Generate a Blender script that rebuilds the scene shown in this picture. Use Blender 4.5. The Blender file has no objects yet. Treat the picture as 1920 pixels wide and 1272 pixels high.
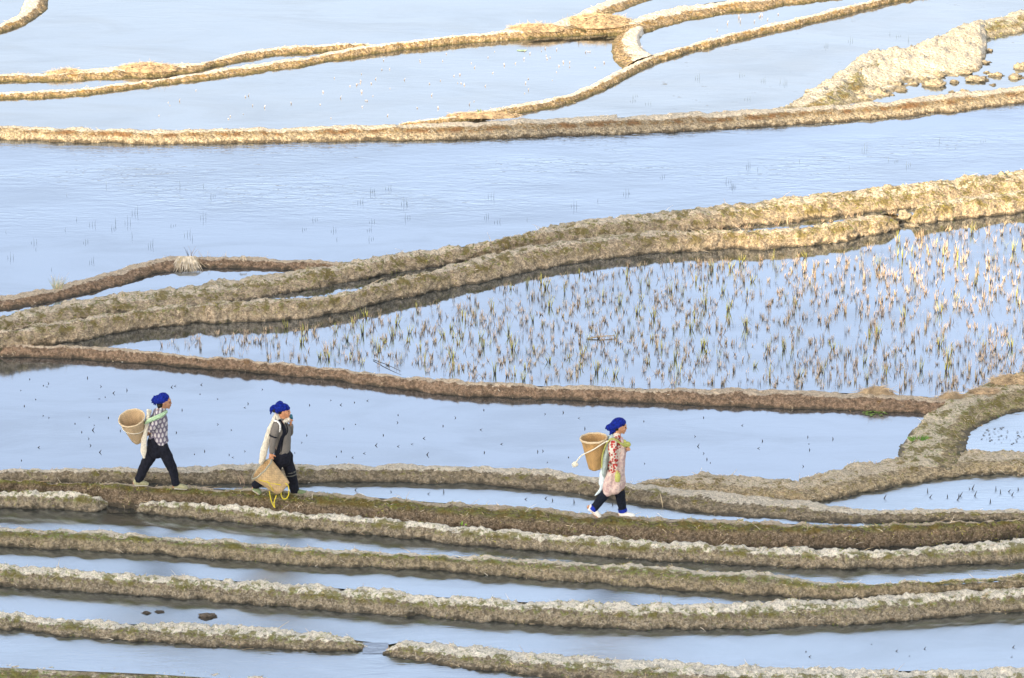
import bpy, bmesh, math, random
import numpy as np
from mathutils import Vector, Matrix, noise as mn
from mathutils.bvhtree import BVHTree
SC = bpy.context.scene
COL = SC.collection
R = math.radians
random.seed(7); rng = np.random.default_rng(7)

# ---------------------------------------------------------------- camera
PITCH = R(20); FPX = 10573.0; DIST = 90.0
cp, sp = math.cos(PITCH), math.sin(PITCH)
CAM = Vector((0, -DIST*cp, DIST*sp + 0.7))
cam = bpy.data.cameras.new('camera'); camo = bpy.data.objects.new('camera', cam); COL.objects.link(camo)
camo.location = CAM; camo.rotation_euler = (R(90)-PITCH, 0, 0)
cam.sensor_width = 36; cam.lens = 36*FPX/1920; cam.clip_start = 1; cam.clip_end = 3000
SC.camera = camo
# ---------------------------------------------------------------- sky, sun, exposure
SUN_EL, SUN_ROT = 22.0, 218.0
w = bpy.data.worlds.new('World'); SC.world = w; w.use_nodes = True
nt = w.node_tree; bg = nt.nodes['Background']
sky = nt.nodes.new('ShaderNodeTexSky'); sky.sky_type = 'NISHITA'; sky.sun_disc = False
sky.sun_elevation = R(SUN_EL); sky.sun_rotation = R(SUN_ROT); sky.dust_density = 1.5
hsv = nt.nodes.new('ShaderNodeHueSaturation'); hsv.inputs['Saturation'].default_value = 0.45
tint = nt.nodes.new('ShaderNodeMix'); tint.data_type = 'RGBA'; tint.blend_type = 'MULTIPLY'
tint.inputs[0].default_value = 1.0; tint.inputs[7].default_value = (1.0, 0.97, 0.93, 1)
nt.links.new(sky.outputs[0], hsv.inputs['Color']); nt.links.new(hsv.outputs[0], tint.inputs[6])
nt.links.new(tint.outputs[2], bg.inputs[0]); bg.inputs[1].default_value = 0.15
sun = bpy.data.lights.new('sun', 'SUN'); suno = bpy.data.objects.new('sun', sun); COL.objects.link(suno)
sun.energy = 3.3; sun.angle = R(0.5); sun.color = (1.0, 0.80, 0.50)
SAZ = Vector((math.sin(R(SUN_ROT)), math.cos(R(SUN_ROT)), 0))       # horizontal direction towards the sun
sdir = Vector((SAZ.x*math.cos(R(SUN_EL)), SAZ.y*math.cos(R(SUN_EL)), math.sin(R(SUN_EL))))
suno.rotation_euler = sdir.to_track_quat('Z', 'Y').to_euler()
SC.view_settings.view_transform = 'Standard'; SC.view_settings.look = 'None'
SC.view_settings.exposure = 1.55; SC.view_settings.gamma = 1

# ---------------------------------------------------------------- helpers
def bp(px, py, z):
    """the world point at height z seen at a point of the survey photograph"""
    a = (px-960)/FPX; b = (636-py)/FPX
    d = Vector((a, cp + b*sp, -sp + b*cp))
    t = (CAM.z - z)/-d.z
    return CAM + d*t
def tag(o, label=None, cat=None, group=None, kind=None):
    if label: o['label'] = label
    if cat: o['category'] = cat
    if group: o['group'] = group
    if kind: o['kind'] = kind
    return o
def link(name, me, mat=None, parent=None):
    o = bpy.data.objects.new(name, me); COL.objects.link(o)
    if mat is not None and not me.materials: me.materials.append(mat)
    if parent is not None: o.parent = parent
    return o
def empty(name, loc=(0, 0, 0)):
    o = bpy.data.objects.new(name, None); COL.objects.link(o); o.location = loc
    o.empty_display_size = 0.1
    return o
def mesh(name, v, f, smooth=True):
    me = bpy.data.meshes.new(name); me.from_pydata([tuple(p) for p in v], [], f); me.update()
    if smooth: me.polygons.foreach_set('use_smooth', [True]*len(me.polygons))
    return me
def fattr(me, name, vals):
    a = me.attributes.new(name, 'FLOAT', 'POINT'); a.data.foreach_set('value', np.asarray(vals, dtype=np.float32))

# ---------------------------------------------------------------- materials
class NT:
    def __init__(s, name):
        s.m = bpy.data.materials.new(name); s.m.use_nodes = True; s.t = s.m.node_tree; s.t.nodes.clear()
        s.out = s.n('OutputMaterial')
    def n(s, typ, **kw):
        x = s.t.nodes.new('ShaderNode'+typ)
        for k, v in kw.items(): setattr(x, k, v)
        return x
    def l(s, a, b): s.t.links.new(a, b)
    def setin(s, i, v):
        if hasattr(v, 'is_output') or isinstance(v, bpy.types.NodeSocket): s.l(v, i)
        else: i.default_value = v
    def math(s, op, a, b=0.0, clamp=False):
        x = s.n('Math', operation=op, use_clamp=clamp); s.setin(x.inputs[0], a); s.setin(x.inputs[1], b); return x.outputs[0]
    def mix(s, f, a, b, mode='MIX'):
        x = s.n('Mix', data_type='RGBA', blend_type=mode); s.setin(x.inputs[0], f)
        s.setin(x.inputs[6], a if hasattr(a, 'links') else (*a, 1)); s.setin(x.inputs[7], b if hasattr(b, 'links') else (*b, 1)); return x.outputs[2]
    def noise(s, vec, scale, detail=4, rough=0.6, dist=0):
        x = s.n('TexNoise'); s.l(vec, x.inputs['Vector']); x.inputs['Scale'].default_value = scale
        x.inputs['Detail'].default_value = detail; x.inputs['Roughness'].default_value = rough; x.inputs['Distortion'].default_value = dist
        return x.outputs['Fac']
    def ramp(s, f, a, b, smooth=True):
        x = s.n('MapRange', interpolation_type='SMOOTHSTEP' if smooth else 'LINEAR'); s.setin(x.inputs[0], f)
        s.setin(x.inputs[1], a); s.setin(x.inputs[2], b); return x.outputs[0]
    def pos(s, scale=(1, 1, 1)):
        g = s.n('NewGeometry'); m = s.n('Mapping'); m.inputs['Scale'].default_value = scale; s.l(g.outputs['Position'], m.inputs[0]); return m.outputs[0]
    def obj(s, scale=(1, 1, 1)):
        g = s.n('TexCoord'); m = s.n('Mapping'); m.inputs['Scale'].default_value = scale; s.l(g.outputs['Object'], m.inputs[0]); return m.outputs[0]
    def princ(s, col, rough=0.9, bump=None, bstr=0.5, bdist=0.01, spec=0.3):
        p = s.n('BsdfPrincipled'); s.setin(p.inputs['Base Color'], col if hasattr(col, 'links') else (*col, 1))
        s.setin(p.inputs['Roughness'], rough); p.inputs['Specular IOR Level'].default_value = spec
        if bump is not None:
            b = s.n('Bump'); b.inputs['Strength'].default_value = bstr; b.inputs['Distance'].default_value = bdist
            s.l(bump, b.inputs['Height']); s.l(b.outputs[0], p.inputs['Normal'])
        s.l(p.outputs[0], s.out.inputs[0]); return p

def plain(name, col, rough=0.85, var=0.25, scale=60, bstr=0.3, spec=0.2):
    t = NT(name); n = t.noise(t.obj(), scale, 3)
    c = t.mix(t.ramp(n, 0.3, 0.7), tuple(x*(1-var) for x in col), tuple(min(1, x*(1+var)) for x in col))
    t.princ(c, rough, n, bstr, 0.004, spec); return t.m

def soil(name, top, face, moss_amt=0.5, moss=(0.17, 0.155, 0.045), tops=0.62, wet=(0.07, 0.058, 0.04), crumb=1.0, mossv=(0.3, 0.85), fleck=0.55):
    """bank earth: dry pale crust on the crown, moss on the shoulder, damp brown face, wet foot with painted undercut shade"""
    t = NT(name); P = t.pos()
    up = t.n('Attribute', attribute_name='cr').outputs['Fac']      # 0 foot .. 1 crown
    hh = t.n('Attribute', attribute_name='hh').outputs['Fac']      # metres above the lower water
    n1 = t.noise(P, 4.5, 5); n2 = t.noise(P, 16, 4, 0.65); n3 = t.noise(P, 70, 4, 0.7); n4 = t.noise(P, 7, 3)
    v = t.n('TexVoronoi', feature='F1'); v.inputs['Scale'].default_value = 17; t.l(P, v.inputs['Vector']); vd = v.outputs['Distance']
    v2 = t.n('TexVoronoi', feature='DISTANCE_TO_EDGE'); v2.inputs['Scale'].default_value = 9; t.l(P, v2.inputs['Vector']); ve = v2.outputs['Distance']
    st = t.noise(t.pos((30, 110, 40)), 1.0, 3, 0.7, 1.5)
    # crust on the crown
    topc = t.mix(t.ramp(n2, 0.38, 0.6), tuple(x*0.58 for x in top), top)
    topc = t.mix(t.ramp(n3, 0.35, 0.7), topc, tuple(min(1, x*1.22) for x in top))
    facec = t.mix(t.ramp(n2, 0.36, 0.64), tuple(x*0.6 for x in face), tuple(x*1.5 for x in face))
    facec = t.mix(t.math('MULTIPLY', t.ramp(n3, 0.55, 0.75), 0.35*fleck/0.55), facec, tuple(x*0.8 for x in top))
    edge = t.math('ADD', up, t.math('MULTIPLY', t.math('SUBTRACT', n4, 0.5), 0.55))
    edge = t.math('ADD', edge, t.math('MULTIPLY', t.math('SUBTRACT', n2, 0.5), 0.5))
    tm = t.ramp(edge, tops-0.06, tops+0.06)
    c = t.mix(tm, facec, topc)
    fl = t.noise(P, 38, 3, 0.75); c = t.mix(t.math('MULTIPLY', t.ramp(fl, 0.53, 0.60), t.math('ADD', fleck, t.math('MULTIPLY', tm, 0.55-fleck))), c, tuple(min(1, x*1.12) for x in top)); c = t.mix(t.math('MULTIPLY', t.ramp(fl, 0.46, 0.40), t.math('SUBTRACT', fleck+0.05, t.math('MULTIPLY', tm, (fleck+0.05)*0.7))), c, tuple(x*0.45 for x in face))
    # moss
    mm = t.math('MULTIPLY', t.ramp(t.math('ADD', t.math('MULTIPLY', n1, 0.6), t.math('MULTIPLY', n2, 0.5)), 0.60-0.12*moss_amt, 0.68-0.12*moss_amt),
                t.math('MULTIPLY', t.ramp(up, mossv[0]-0.15, mossv[0]+0.1), t.ramp(up, mossv[1]+0.15, mossv[1]-0.1)))
    mcol = t.mix(t.ramp(n2, 0.35, 0.65), tuple(x*0.6 for x in moss), tuple(min(1, x*1.5) for x in moss))
    mcol = t.mix(t.ramp(n1, 0.45, 0.6), mcol, (moss[0]*1.25, moss[1]*0.85, moss[2]*0.7))
    c = t.mix(t.math('MULTIPLY', mm, 0.85), c, mcol)
    # straw specks, dark crumb holes and cracks
    c = t.mix(t.math('MULTIPLY', t.ramp(st, 0.62, 0.7), 0.6 if fleck > 0.3 else 0.35), c, tuple(min(1, x*1.15) for x in top))
    c = t.mix(t.math('MULTIPLY', t.ramp(st, 0.36, 0.3), 0.5), c, tuple(x*0.35 for x in face))
    c = t.mix(t.math('MULTIPLY', t.ramp(ve, 0.035, 0.0), 0.45*crumb), c, tuple(x*0.35 for x in face))
    # wet waterline; its dark zone also paints the shade of undercuts
    wet_undercut = t.ramp(t.math('ADD', hh, t.math('MULTIPLY', t.math('SUBTRACT', n4, 0.5), 0.16)), 0.05, 0.005)
    c = t.mix(t.math('MULTIPLY', wet_undercut, 0.85), c, wet)
    h = t.math('ADD', t.math('MULTIPLY', n3, 0.8), t.math('MULTIPLY', vd, -0.9))
    h = t.math('ADD', h, t.math('MULTIPLY', n2, 1.2))
    t.princ(c, t.math('SUBTRACT', 0.95, t.math('MULTIPLY', wet_undercut, 0.4)), h, 1.0, 0.035, 0.2)
    return t.m

def water(name, tintc=(0.50, 0.56, 0.66), ripple=0.25, mud=(0.05, 0.05, 0.038), refl=0.82, scale=6.0, patch=None, rx=1.0, rough=0.10, fleck=0.0, cross=0.0):
    t = NT(name)
    n1 = t.noise(t.pos((scale*0.28*rx, scale, 1)), 1.0, 3, 0.55, 0.6)
    n2 = t.noise(t.pos((scale*1.1, scale*3.2, 1)), 1.0, 2, 0.5)
    big = t.noise(t.pos((0.12, 0.3, 1)), 1.0, 2)
    h = t.math('ADD', n1, t.math('MULTIPLY', n2, 0.35))
    h = t.math('MULTIPLY', h, t.ramp(big, 0.32, 0.66))
    if patch:
        # stronger ripples where wind reaches the water: y range in metres
        g = t.n('NewGeometry'); s = t.n('SeparateXYZ'); t.l(g.outputs['Position'], s.inputs[0])
        q = t.math('ADD', s.outputs['Y'], t.math('MULTIPLY', t.math('SUBTRACT', big, 0.5), 6))
        k = t.math('ADD', 0.25, t.math('MULTIPLY', t.ramp(q, patch[0], patch[1]), patch[2]))
        h = t.math('MULTIPLY', h, k)
    b = t.n('Bump'); b.inputs['Strength'].default_value = 1.0; b.inputs['Distance'].default_value = 0.01*ripple; t.l(h, b.inputs['Height'])
    gl = t.n('BsdfGlossy'); gl.inputs['Roughness'].default_value = rough; gl.inputs['Color'].default_value = (*tintc, 1); t.l(b.outputs[0], gl.inputs['Normal'])
    if cross:      # fine side-wind ripples: crests run away from the viewer, so the surface tilts mostly along x
        gl.inputs['Anisotropy'].default_value = cross; tv = t.n('CombineXYZ'); tv.inputs[0].default_value = 1.0; t.l(tv.outputs[0], gl.inputs['Tangent'])
    df = t.n('BsdfDiffuse'); t.l(t.mix(t.ramp(t.noise(t.pos((0.8, 1.6, 1)), 1.0, 4), 0.35, 0.65), tuple(x*0.8 for x in mud), tuple(x*1.2 for x in mud)), df.inputs['Color'])
    lw = t.n('LayerWeight'); lw.inputs['Blend'].default_value = 0.5
    mx = t.n('MixShader'); f = t.math('ADD', refl-0.12, t.math('MULTIPLY', t.ramp(lw.outputs['Facing'], 0.3, 0.85), 0.12))
    fl = t.math('MULTIPLY', t.ramp(t.noise(t.pos((3.5, 5.5, 1)), 1.0, 4, 0.7), 0.63, 0.72), t.ramp(t.noise(t.pos((0.5, 0.7, 1)), 1.0, 2), 0.42, 0.6))
    f = t.math('SUBTRACT', f, t.math('MULTIPLY', fl, fleck))
    f = t.math('SUBTRACT', f, t.math('MULTIPLY', t.ramp(t.noise(t.pos((0.35, 0.8, 1)), 1.0, 5, 0.6, 0.8), 0.4, 0.7), 0.09))
    t.l(f, mx.inputs[0]); t.l(df.outputs[0], mx.inputs[1]); t.l(gl.outputs[0], mx.inputs[2])
    t.l(mx.outputs[0], t.out.inputs[0]); return t.m

# colours of the two families of banks: dull near ones and the paler, yellower far ones
PALE = (0.74, 0.65, 0.52)
M = {}; NM = (0.125, 0.165, 0.035)
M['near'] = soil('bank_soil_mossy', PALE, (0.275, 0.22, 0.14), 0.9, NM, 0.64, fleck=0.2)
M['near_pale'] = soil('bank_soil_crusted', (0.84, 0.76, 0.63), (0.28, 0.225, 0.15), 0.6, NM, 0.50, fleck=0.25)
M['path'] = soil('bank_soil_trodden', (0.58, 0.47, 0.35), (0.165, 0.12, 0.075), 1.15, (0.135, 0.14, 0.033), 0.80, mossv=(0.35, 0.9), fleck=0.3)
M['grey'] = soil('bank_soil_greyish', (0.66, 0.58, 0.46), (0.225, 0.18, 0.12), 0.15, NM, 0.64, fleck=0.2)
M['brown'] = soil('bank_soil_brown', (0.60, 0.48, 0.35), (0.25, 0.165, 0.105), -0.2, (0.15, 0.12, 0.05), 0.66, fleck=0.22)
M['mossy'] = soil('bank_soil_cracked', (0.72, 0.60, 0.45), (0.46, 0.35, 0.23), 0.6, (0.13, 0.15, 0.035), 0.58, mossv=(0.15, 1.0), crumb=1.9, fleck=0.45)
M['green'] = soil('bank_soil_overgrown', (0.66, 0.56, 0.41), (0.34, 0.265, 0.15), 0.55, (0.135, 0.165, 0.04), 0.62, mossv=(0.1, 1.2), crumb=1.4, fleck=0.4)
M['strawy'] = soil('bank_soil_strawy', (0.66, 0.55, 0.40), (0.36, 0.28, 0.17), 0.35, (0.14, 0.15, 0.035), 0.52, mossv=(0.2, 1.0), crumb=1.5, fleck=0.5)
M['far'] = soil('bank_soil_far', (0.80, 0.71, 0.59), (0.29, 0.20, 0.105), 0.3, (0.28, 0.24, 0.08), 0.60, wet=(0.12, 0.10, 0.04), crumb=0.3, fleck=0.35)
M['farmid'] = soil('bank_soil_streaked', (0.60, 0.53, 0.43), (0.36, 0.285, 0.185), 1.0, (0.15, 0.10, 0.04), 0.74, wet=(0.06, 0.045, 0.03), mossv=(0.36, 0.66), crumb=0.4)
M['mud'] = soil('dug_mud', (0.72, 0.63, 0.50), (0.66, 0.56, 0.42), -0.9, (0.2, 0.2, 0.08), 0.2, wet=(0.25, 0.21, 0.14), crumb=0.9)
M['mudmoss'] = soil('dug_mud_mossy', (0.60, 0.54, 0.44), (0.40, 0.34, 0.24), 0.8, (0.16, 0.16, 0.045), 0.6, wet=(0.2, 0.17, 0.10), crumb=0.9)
WT = (0.50, 0.57, 0.69)  # blue of the reflected sky put into the gloss tint
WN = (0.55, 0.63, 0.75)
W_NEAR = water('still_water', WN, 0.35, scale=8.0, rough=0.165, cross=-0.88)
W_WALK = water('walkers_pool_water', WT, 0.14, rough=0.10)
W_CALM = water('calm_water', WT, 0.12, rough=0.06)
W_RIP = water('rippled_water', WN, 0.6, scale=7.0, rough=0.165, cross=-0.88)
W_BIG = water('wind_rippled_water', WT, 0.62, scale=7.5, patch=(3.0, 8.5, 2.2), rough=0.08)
WF = (0.55, 0.60, 0.665)  # paler reflection of the low sky put into the far pools' tint
W_FAR = water('pale_sky_water', WF, 0.25, mud=(0.10, 0.095, 0.075), scale=7, rough=0.08)
W_WEED = water('weedy_pale_sky_water', WF, 0.3, mud=(0.13, 0.125, 0.11), scale=7, rough=0.08, fleck=0.45, refl=0.78)

# ---------------------------------------------------------------- survey lines of the banks
# every bank: back edge of its crown (T), foot at the lower water (B); crest height, lower water level
EXT = 330
def ext(line):
    a = sorted(line)
    def ex(p, q, x): return (x, p[1] + (q[1]-p[1])/(q[0]-p[0])*(x-p[0])*0.6)
    if a[0][0] <= 0: a = [ex(a[0], a[1], -EXT)] + a
    if a[-1][0] >= 1920: a = a + [ex(a[-1], a[-2], 1920+EXT)]
    return a
def sm(ys, k):
    if k < 2: return ys
    g = np.hanning(k*2+1)[1:-1]; g /= g.sum()
    return np.convolve(np.pad(ys, (len(g)//2, len(g)//2), mode='edge'), g, 'valid')
def sample_x(line, xs, k=6):
    a = np.array(line, float); return sm(np.interp(xs, a[:, 0], a[:, 1]), k)
def sample_p(line, n, k=5):
    a = np.array(line, float); d = np.r_[0, np.cumsum(np.hypot(*np.diff(a, axis=0).T))]; s = np.linspace(0, d[-1], n)
    x = np.interp(s, d, a[:, 0]); y = np.interp(s, d, a[:, 1])
    X, Y = sm(x, k), sm(y, k); X[0], Y[0], X[-1], Y[-1] = x[0], y[0], x[-1], y[-1]
    return X, Y
PROF_U = np.array([-0.10, -0.03, 0.0, 0.07, 0.16, 0.25, 0.35, 0.46, 0.57, 0.68, 0.80, 0.90, 1.0, 1.08, 1.16, 1.25])
PROF_H = np.array([-0.60, -0.20, 0.0, 0.25, 0.46, 0.63, 0.78, 0.90, 0.98, 1.02, 1.02, 1.0, 0.95, 0.72, 0.35, -0.30])
PU = np.interp(np.linspace(0, 1, 30), np.linspace(0, 1, 16), PROF_U); PH = np.interp(np.linspace(0, 1, 30), np.linspace(0, 1, 16), PROF_H)
_u = np.array([-0.10, -0.03, 0.0, 0.04, 0.09, 0.15, 0.22, 0.31, 0.44, 0.60, 0.76, 0.90, 1.0, 1.08, 1.16, 1.25])
_h = np.array([-0.60, -0.20, 0.0, 0.28, 0.52, 0.72, 0.86, 0.95, 1.0, 1.03, 1.02, 1.0, 0.95, 0.72, 0.35, -0.30])
STEEP = (np.interp(np.linspace(0, 1, 30), np.linspace(0, 1, 16), _u), np.interp(np.linspace(0, 1, 30), np.linspace(0, 1, 16), _h))
DIKES = {}; BANK_SURF = []
CLODDY = dict(near_pale=1.7, mossy=1.3, strawy=1.3, green=1.2, mud=0.8, mudmoss=1.2)
def dike(key, label, T, B, crest, zlow, mat, mode='x', caps=(0, 0), amp=1.0, group='earth banks between the terraces', x0=None, x1=None, prof=None, clod=1.0):
    clod *= CLODDY.get(mat, 1.0)
    if mode == 'x':
        if T[0][0] <= 0 or T[-1][0] >= 1920: T = ext(T); B = ext(B)
        xa, xb = T[0][0], T[-1][0]
        n = int((xb-xa)/3.2); xs = np.linspace(xa, xb, n)
        tx, ty, bx, by = xs, sample_x(T, xs), xs, sample_x(B, xs)
    else:
        a = np.array(T, float); n = int(np.hypot(*np.diff(a, axis=0).T).sum()/2.6)
        tx, ty = sample_p(T, n); bx, by = sample_p(B, n)
    tx, ty, bx, by = map(np.array, (tx, ty, bx, by)); sd = sum(map(ord, key))
    for i in range(n):
        by[i] += 2.2*mn.fractal(Vector((bx[i]*0.022, sd, 1)), 0.8, 2.0, 4) - 2.5*max(0, mn.noise(Vector((bx[i]*0.012, sd, 5)))-0.25)*4*amp
        ty[i] += 1.5*mn.fractal(Vector((tx[i]*0.018, sd, 9)), 0.8, 2.0, 4)
    if isinstance(crest, (int, float)): zc = np.full(n, float(crest))
    else: c = np.array(crest, float); zc = np.interp(tx, c[:, 0], c[:, 1])
    F = np.array([bp(x, y, zlow) for x, y in zip(bx, by)]); K = np.array([bp(x, y, z) for x, y, z in zip(tx, ty, zc)])
    A = K-F; A[:, 2] = 0; wd = np.hypot(A[:, 0], A[:, 1])
    if mode == 'x':
        # square the section to the run of the bank
        tg = np.gradient(F, axis=0); tg[:, 2] = 0; tg /= np.linalg.norm(tg, axis=1)[:, None]
        nrm = np.c_[-tg[:, 1], tg[:, 0], np.zeros(n)]; nrm[:, 0] = sm(nrm[:, 0], 8); nrm[:, 1] = sm(nrm[:, 1], 8)
        raw = (A*nrm).sum(1); inn = (xs > 0) & (xs < 1920)
        if (raw[inn] < 0.16).any(): print('THIN', key, round(float(raw[inn].min()), 2), 'at', int(xs[inn][raw[inn].argmin()]), 'med', round(float(np.median(raw[inn])), 2))
        wn = np.maximum(0.12, raw)
        A = nrm*wn[:, None]
    else:
        A = A/np.maximum(wd, 1e-6)[:, None]*np.maximum(wd, 0.16)[:, None]
    s = np.r_[0, np.cumsum(np.linalg.norm(np.diff(F, axis=0), axis=1))]; L = s[-1]
    e = np.ones(n)
    if caps[0]: e *= np.sqrt(np.clip(1-(1-np.clip(s/caps[0], 0, 1))**2, 0, 1))
    if caps[1]: e *= np.sqrt(np.clip(1-(1-np.clip((L-s)/caps[1], 0, 1))**2, 0, 1))
    e = np.maximum(e, 0.02)
    pu, ph = (PU, PH) if prof is None else prof
    m = len(pu); V = []; HH = []; CR = []
    wob = [1+0.10*mn.noise(Vector((s[i]*1.3, zlow*9, 3)))+0.06*mn.noise(Vector((s[i]*4.1, zlow*9, 8))) for i in range(n)]
    for i in range(n):
        h = zc[i]-zlow
        for j in range(m):
            u = 0.5+(pu[j]-0.5)*(0.45+0.55*e[i]); hz = ph[j]*h*(1 if ph[j] < 0 else e[i]*(wob[i] if 0.05 < ph[j] < 0.95 or 1 else 1))
            p = F[i]+A[i]*u; x, y, z = p[0], p[1], zlow+hz
            q = Vector((x, y, z*1.5))
            d = 0.038*mn.fractal(q*2.6, 0.8, 2.1, 3) + 0.016*mn.noise(q*9)
            vd = mn.voronoi(q*11)[0][0]; d += 0.034*clod*(0.45-vd)
            vd2 = mn.voronoi(q*24)[0][0]; d += 0.014*clod*(0.4-vd2)
            d *= amp
            # push outward: face towards the lower water, crown upward
            k = min(max((pu[j]-0.1)/0.45, 0), 1)
            nx = -A[i]/max(np.hypot(A[i][0], A[i][1]), 1e-6)*(1-k) if pu[j] < 1 else A[i]/max(np.hypot(A[i][0], A[i][1]), 1e-6)*0.6
            V.append((x+nx[0]*d*1.3, y+nx[1]*d*1.3, z+d*(0.25+0.75*k))); HH.append(V[-1][2]-zlow); CR.append(min(max(pu[j]/0.75, 0), 1))
    f = [(i*m+j, (i+1)*m+j, (i+1)*m+j+1, i*m+j+1) for i in range(n-1) for j in range(m-1)]
    me = mesh('earth_bank', V, f); fattr(me, 'hh', HH); fattr(me, 'cr', CR)
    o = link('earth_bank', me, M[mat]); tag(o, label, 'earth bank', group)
    DIKES[key] = dict(T=T, B=B, zc=zc, xs=tx, zlow=zlow, o=o, mat=mat)
    BANK_SURF.append((V, f, m, key)); return o

Z = dict(pm1=-0.17, p0=0.01, p1=0.04, p2=0.235, p3=0.365, p4=0.43, p5=0.63, p6=0.75, p7=0.68, p8=0.77, p9=0.86, p10=0.97,
         p11=1.07, p12=1.14, p13=1.25, p14=1.23, p18=1.22, p17=1.28, p16=1.29, p15=1.34)
dike('d1', 'short mossy earth bank in the bottom left corner of the photo', [(0, 1245), (150, 1250), (300, 1258), (400, 1264), (500, 1272), (600, 1285)],
     [(0, 1290), (150, 1295), (300, 1300), (400, 1304), (500, 1306), (600, 1304)], -0.01, Z['pm1'], 'near', caps=(0, 0.4))
dike('d2', 'earth bank along the bottom edge, right of the trickling gap',
     [(716, 1212), (730, 1203), (770, 1197), (900, 1212), (1100, 1230), (1280, 1240), (1500, 1251), (1700, 1253), (1800, 1255), (1920, 1248)],
     [(716, 1228), (800, 1244), (900, 1257), (1000, 1268), (1200, 1284), (1500, 1300), (1700, 1302), (1920, 1296)], 0.14, Z['p0'], 'near_pale', caps=(0.25, 0))
dike('d3', 'lowest long earth bank at left, ending in a rounded tip at the trickling gap',
     [(0, 1149), (100, 1157), (200, 1164), (300, 1167), (400, 1171), (500, 1177), (600, 1185), (660, 1192), (688, 1203)],
     [(0, 1180), (150, 1195), (300, 1205), (400, 1212), (500, 1217), (620, 1222), (670, 1221), (688, 1216)], 0.14, Z['p0'], 'near_pale', caps=(0, 0.3))
dike('d4', 'whitest crusted earth bank, third long one up from the bottom edge',
     [(0, 1055), (200, 1073), (400, 1082), (600, 1095), (800, 1113), (1000, 1125), (1200, 1130), (1400, 1127), (1600, 1120), (1750, 1108), (1920, 1097)],
     [(0, 1100), (200, 1113), (400, 1129), (600, 1144), (800, 1159), (1000, 1173), (1200, 1180), (1400, 1180), (1600, 1172), (1800, 1155), (1920, 1148)], 0.265, Z['p1'], 'near_pale')
dike('d5', 'green mossy earth bank that slips behind the whitest bank at right',
     [(0, 988), (200, 997), (400, 1010), (600, 1027), (800, 1037), (1000, 1047), (1200, 1057), (1300, 1066), (1430, 1073), (1500, 1083), (1600, 1092), (1750, 1093), (1920, 1083)],
     [(0, 1025), (100, 1031), (250, 1037), (400, 1048), (600, 1062), (800, 1069), (1000, 1085), (1200, 1101), (1300, 1108), (1400, 1115), (1550, 1124), (1700, 1117), (1920, 1104)], 0.405, Z['p2'], 'near', prof=STEEP)
dike('d6a', 'short stubby earth bank below the leftmost walker, left of the small gap',
     [(0, 921), (60, 921), (130, 923), (185, 929), (208, 940)], [(0, 953), (60, 955), (130, 958), (185, 960), (208, 954)], 0.585, Z['p3'], 'near_pale', caps=(0, 0.3))
dike('d6b', 'pale topped earth bank starting at the small gap below the leftmost walker',
     [(252, 948), (262, 940), (290, 936), (400, 944), (600, 962), (800, 979), (1000, 998), (1200, 1011), (1400, 1021), (1600, 1030), (1700, 1028), (1800, 1017), (1920, 1008)],
     [(252, 957), (270, 966), (400, 976), (500, 987), (650, 1000), (800, 1015), (1000, 1033), (1200, 1050), (1350, 1058), (1500, 1066), (1600, 1068), (1750, 1063), (1920, 1055)],
     0.565, Z['p3'], 'near_pale', caps=(0.3, 0))
dike('d7', 'dark mossy earth bank on which the three walkers tread',
     [(0, 903), (200, 904), (350, 909), (550, 919), (650, 924), (800, 936), (1000, 949), (1090, 958), (1200, 966), (1400, 974), (1600, 982), (1800, 977), (1920, 974)],
     [(0, 934), (150, 938), (205, 946), (252, 950), (400, 960), (600, 977), (800, 992), (1000, 1009), (1200, 1020), (1400, 1028), (1600, 1029), (1750, 1023), (1920, 1008)], [(0, 0.68), (1600, 0.68), (1920, 0.665)], Z['p4'], 'path', prof=STEEP)
dike('d8', 'greyish earth bank just behind the walkers, along their pool',
     [(0, 880), (150, 878), (300, 874), (450, 869), (560, 868), (700, 870), (850, 872), (1000, 878), (1100, 891), (1200, 904), (1300, 914), (1400, 925), (1500, 939), (1600, 951), (1700, 956), (1800, 955), (1920, 955)],
     [(0, 908), (200, 907), (330, 908), (560, 906), (700, 904), (900, 908), (1050, 922), (1150, 938), (1250, 955), (1350, 968), (1450, 974), (1600, 983), (1750, 979), (1920, 976)],
     [(0, 0.79), (1150, 0.79), (1500, 0.73), (1920, 0.72)], Z['p5'], 'grey', amp=0.8)
dike('d9', 'straw strewn earth bank curving from the right edge down behind the rightmost walker',
     [(1170, 899), (1230, 892), (1290, 886), (1350, 888), (1450, 897), (1500, 899), (1560, 883), (1620, 868), (1700, 853), (1780, 846), (1850, 843), (1920, 843)],
     [(1170, 915), (1230, 925), (1290, 932), (1350, 936), (1450, 943), (1530, 943), (1580, 934), (1640, 920), (1750, 900), (1800, 893), (1850, 890), (1920, 890)], 0.81, Z['p7'], 'strawy', caps=(0.9, 0), prof=STEEP)
dike('d10', 'broad mossy green earth bank bending up to the right edge',
     [(1706, 874), (1706, 840), (1722, 805), (1745, 778), (1790, 745), (1850, 718), (1920, 697), (2060, 660), (2250, 620)],
     [(1806, 880), (1814, 845), (1815, 822), (1832, 802), (1870, 783), (1920, 768), (1990, 752), (2100, 725), (2300, 690)],
     [(1700, 0.84), (1760, 0.93), (2250, 0.99)], Z['p8'], 'green', mode='p', caps=(0.35, 0), amp=0.8)
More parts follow.
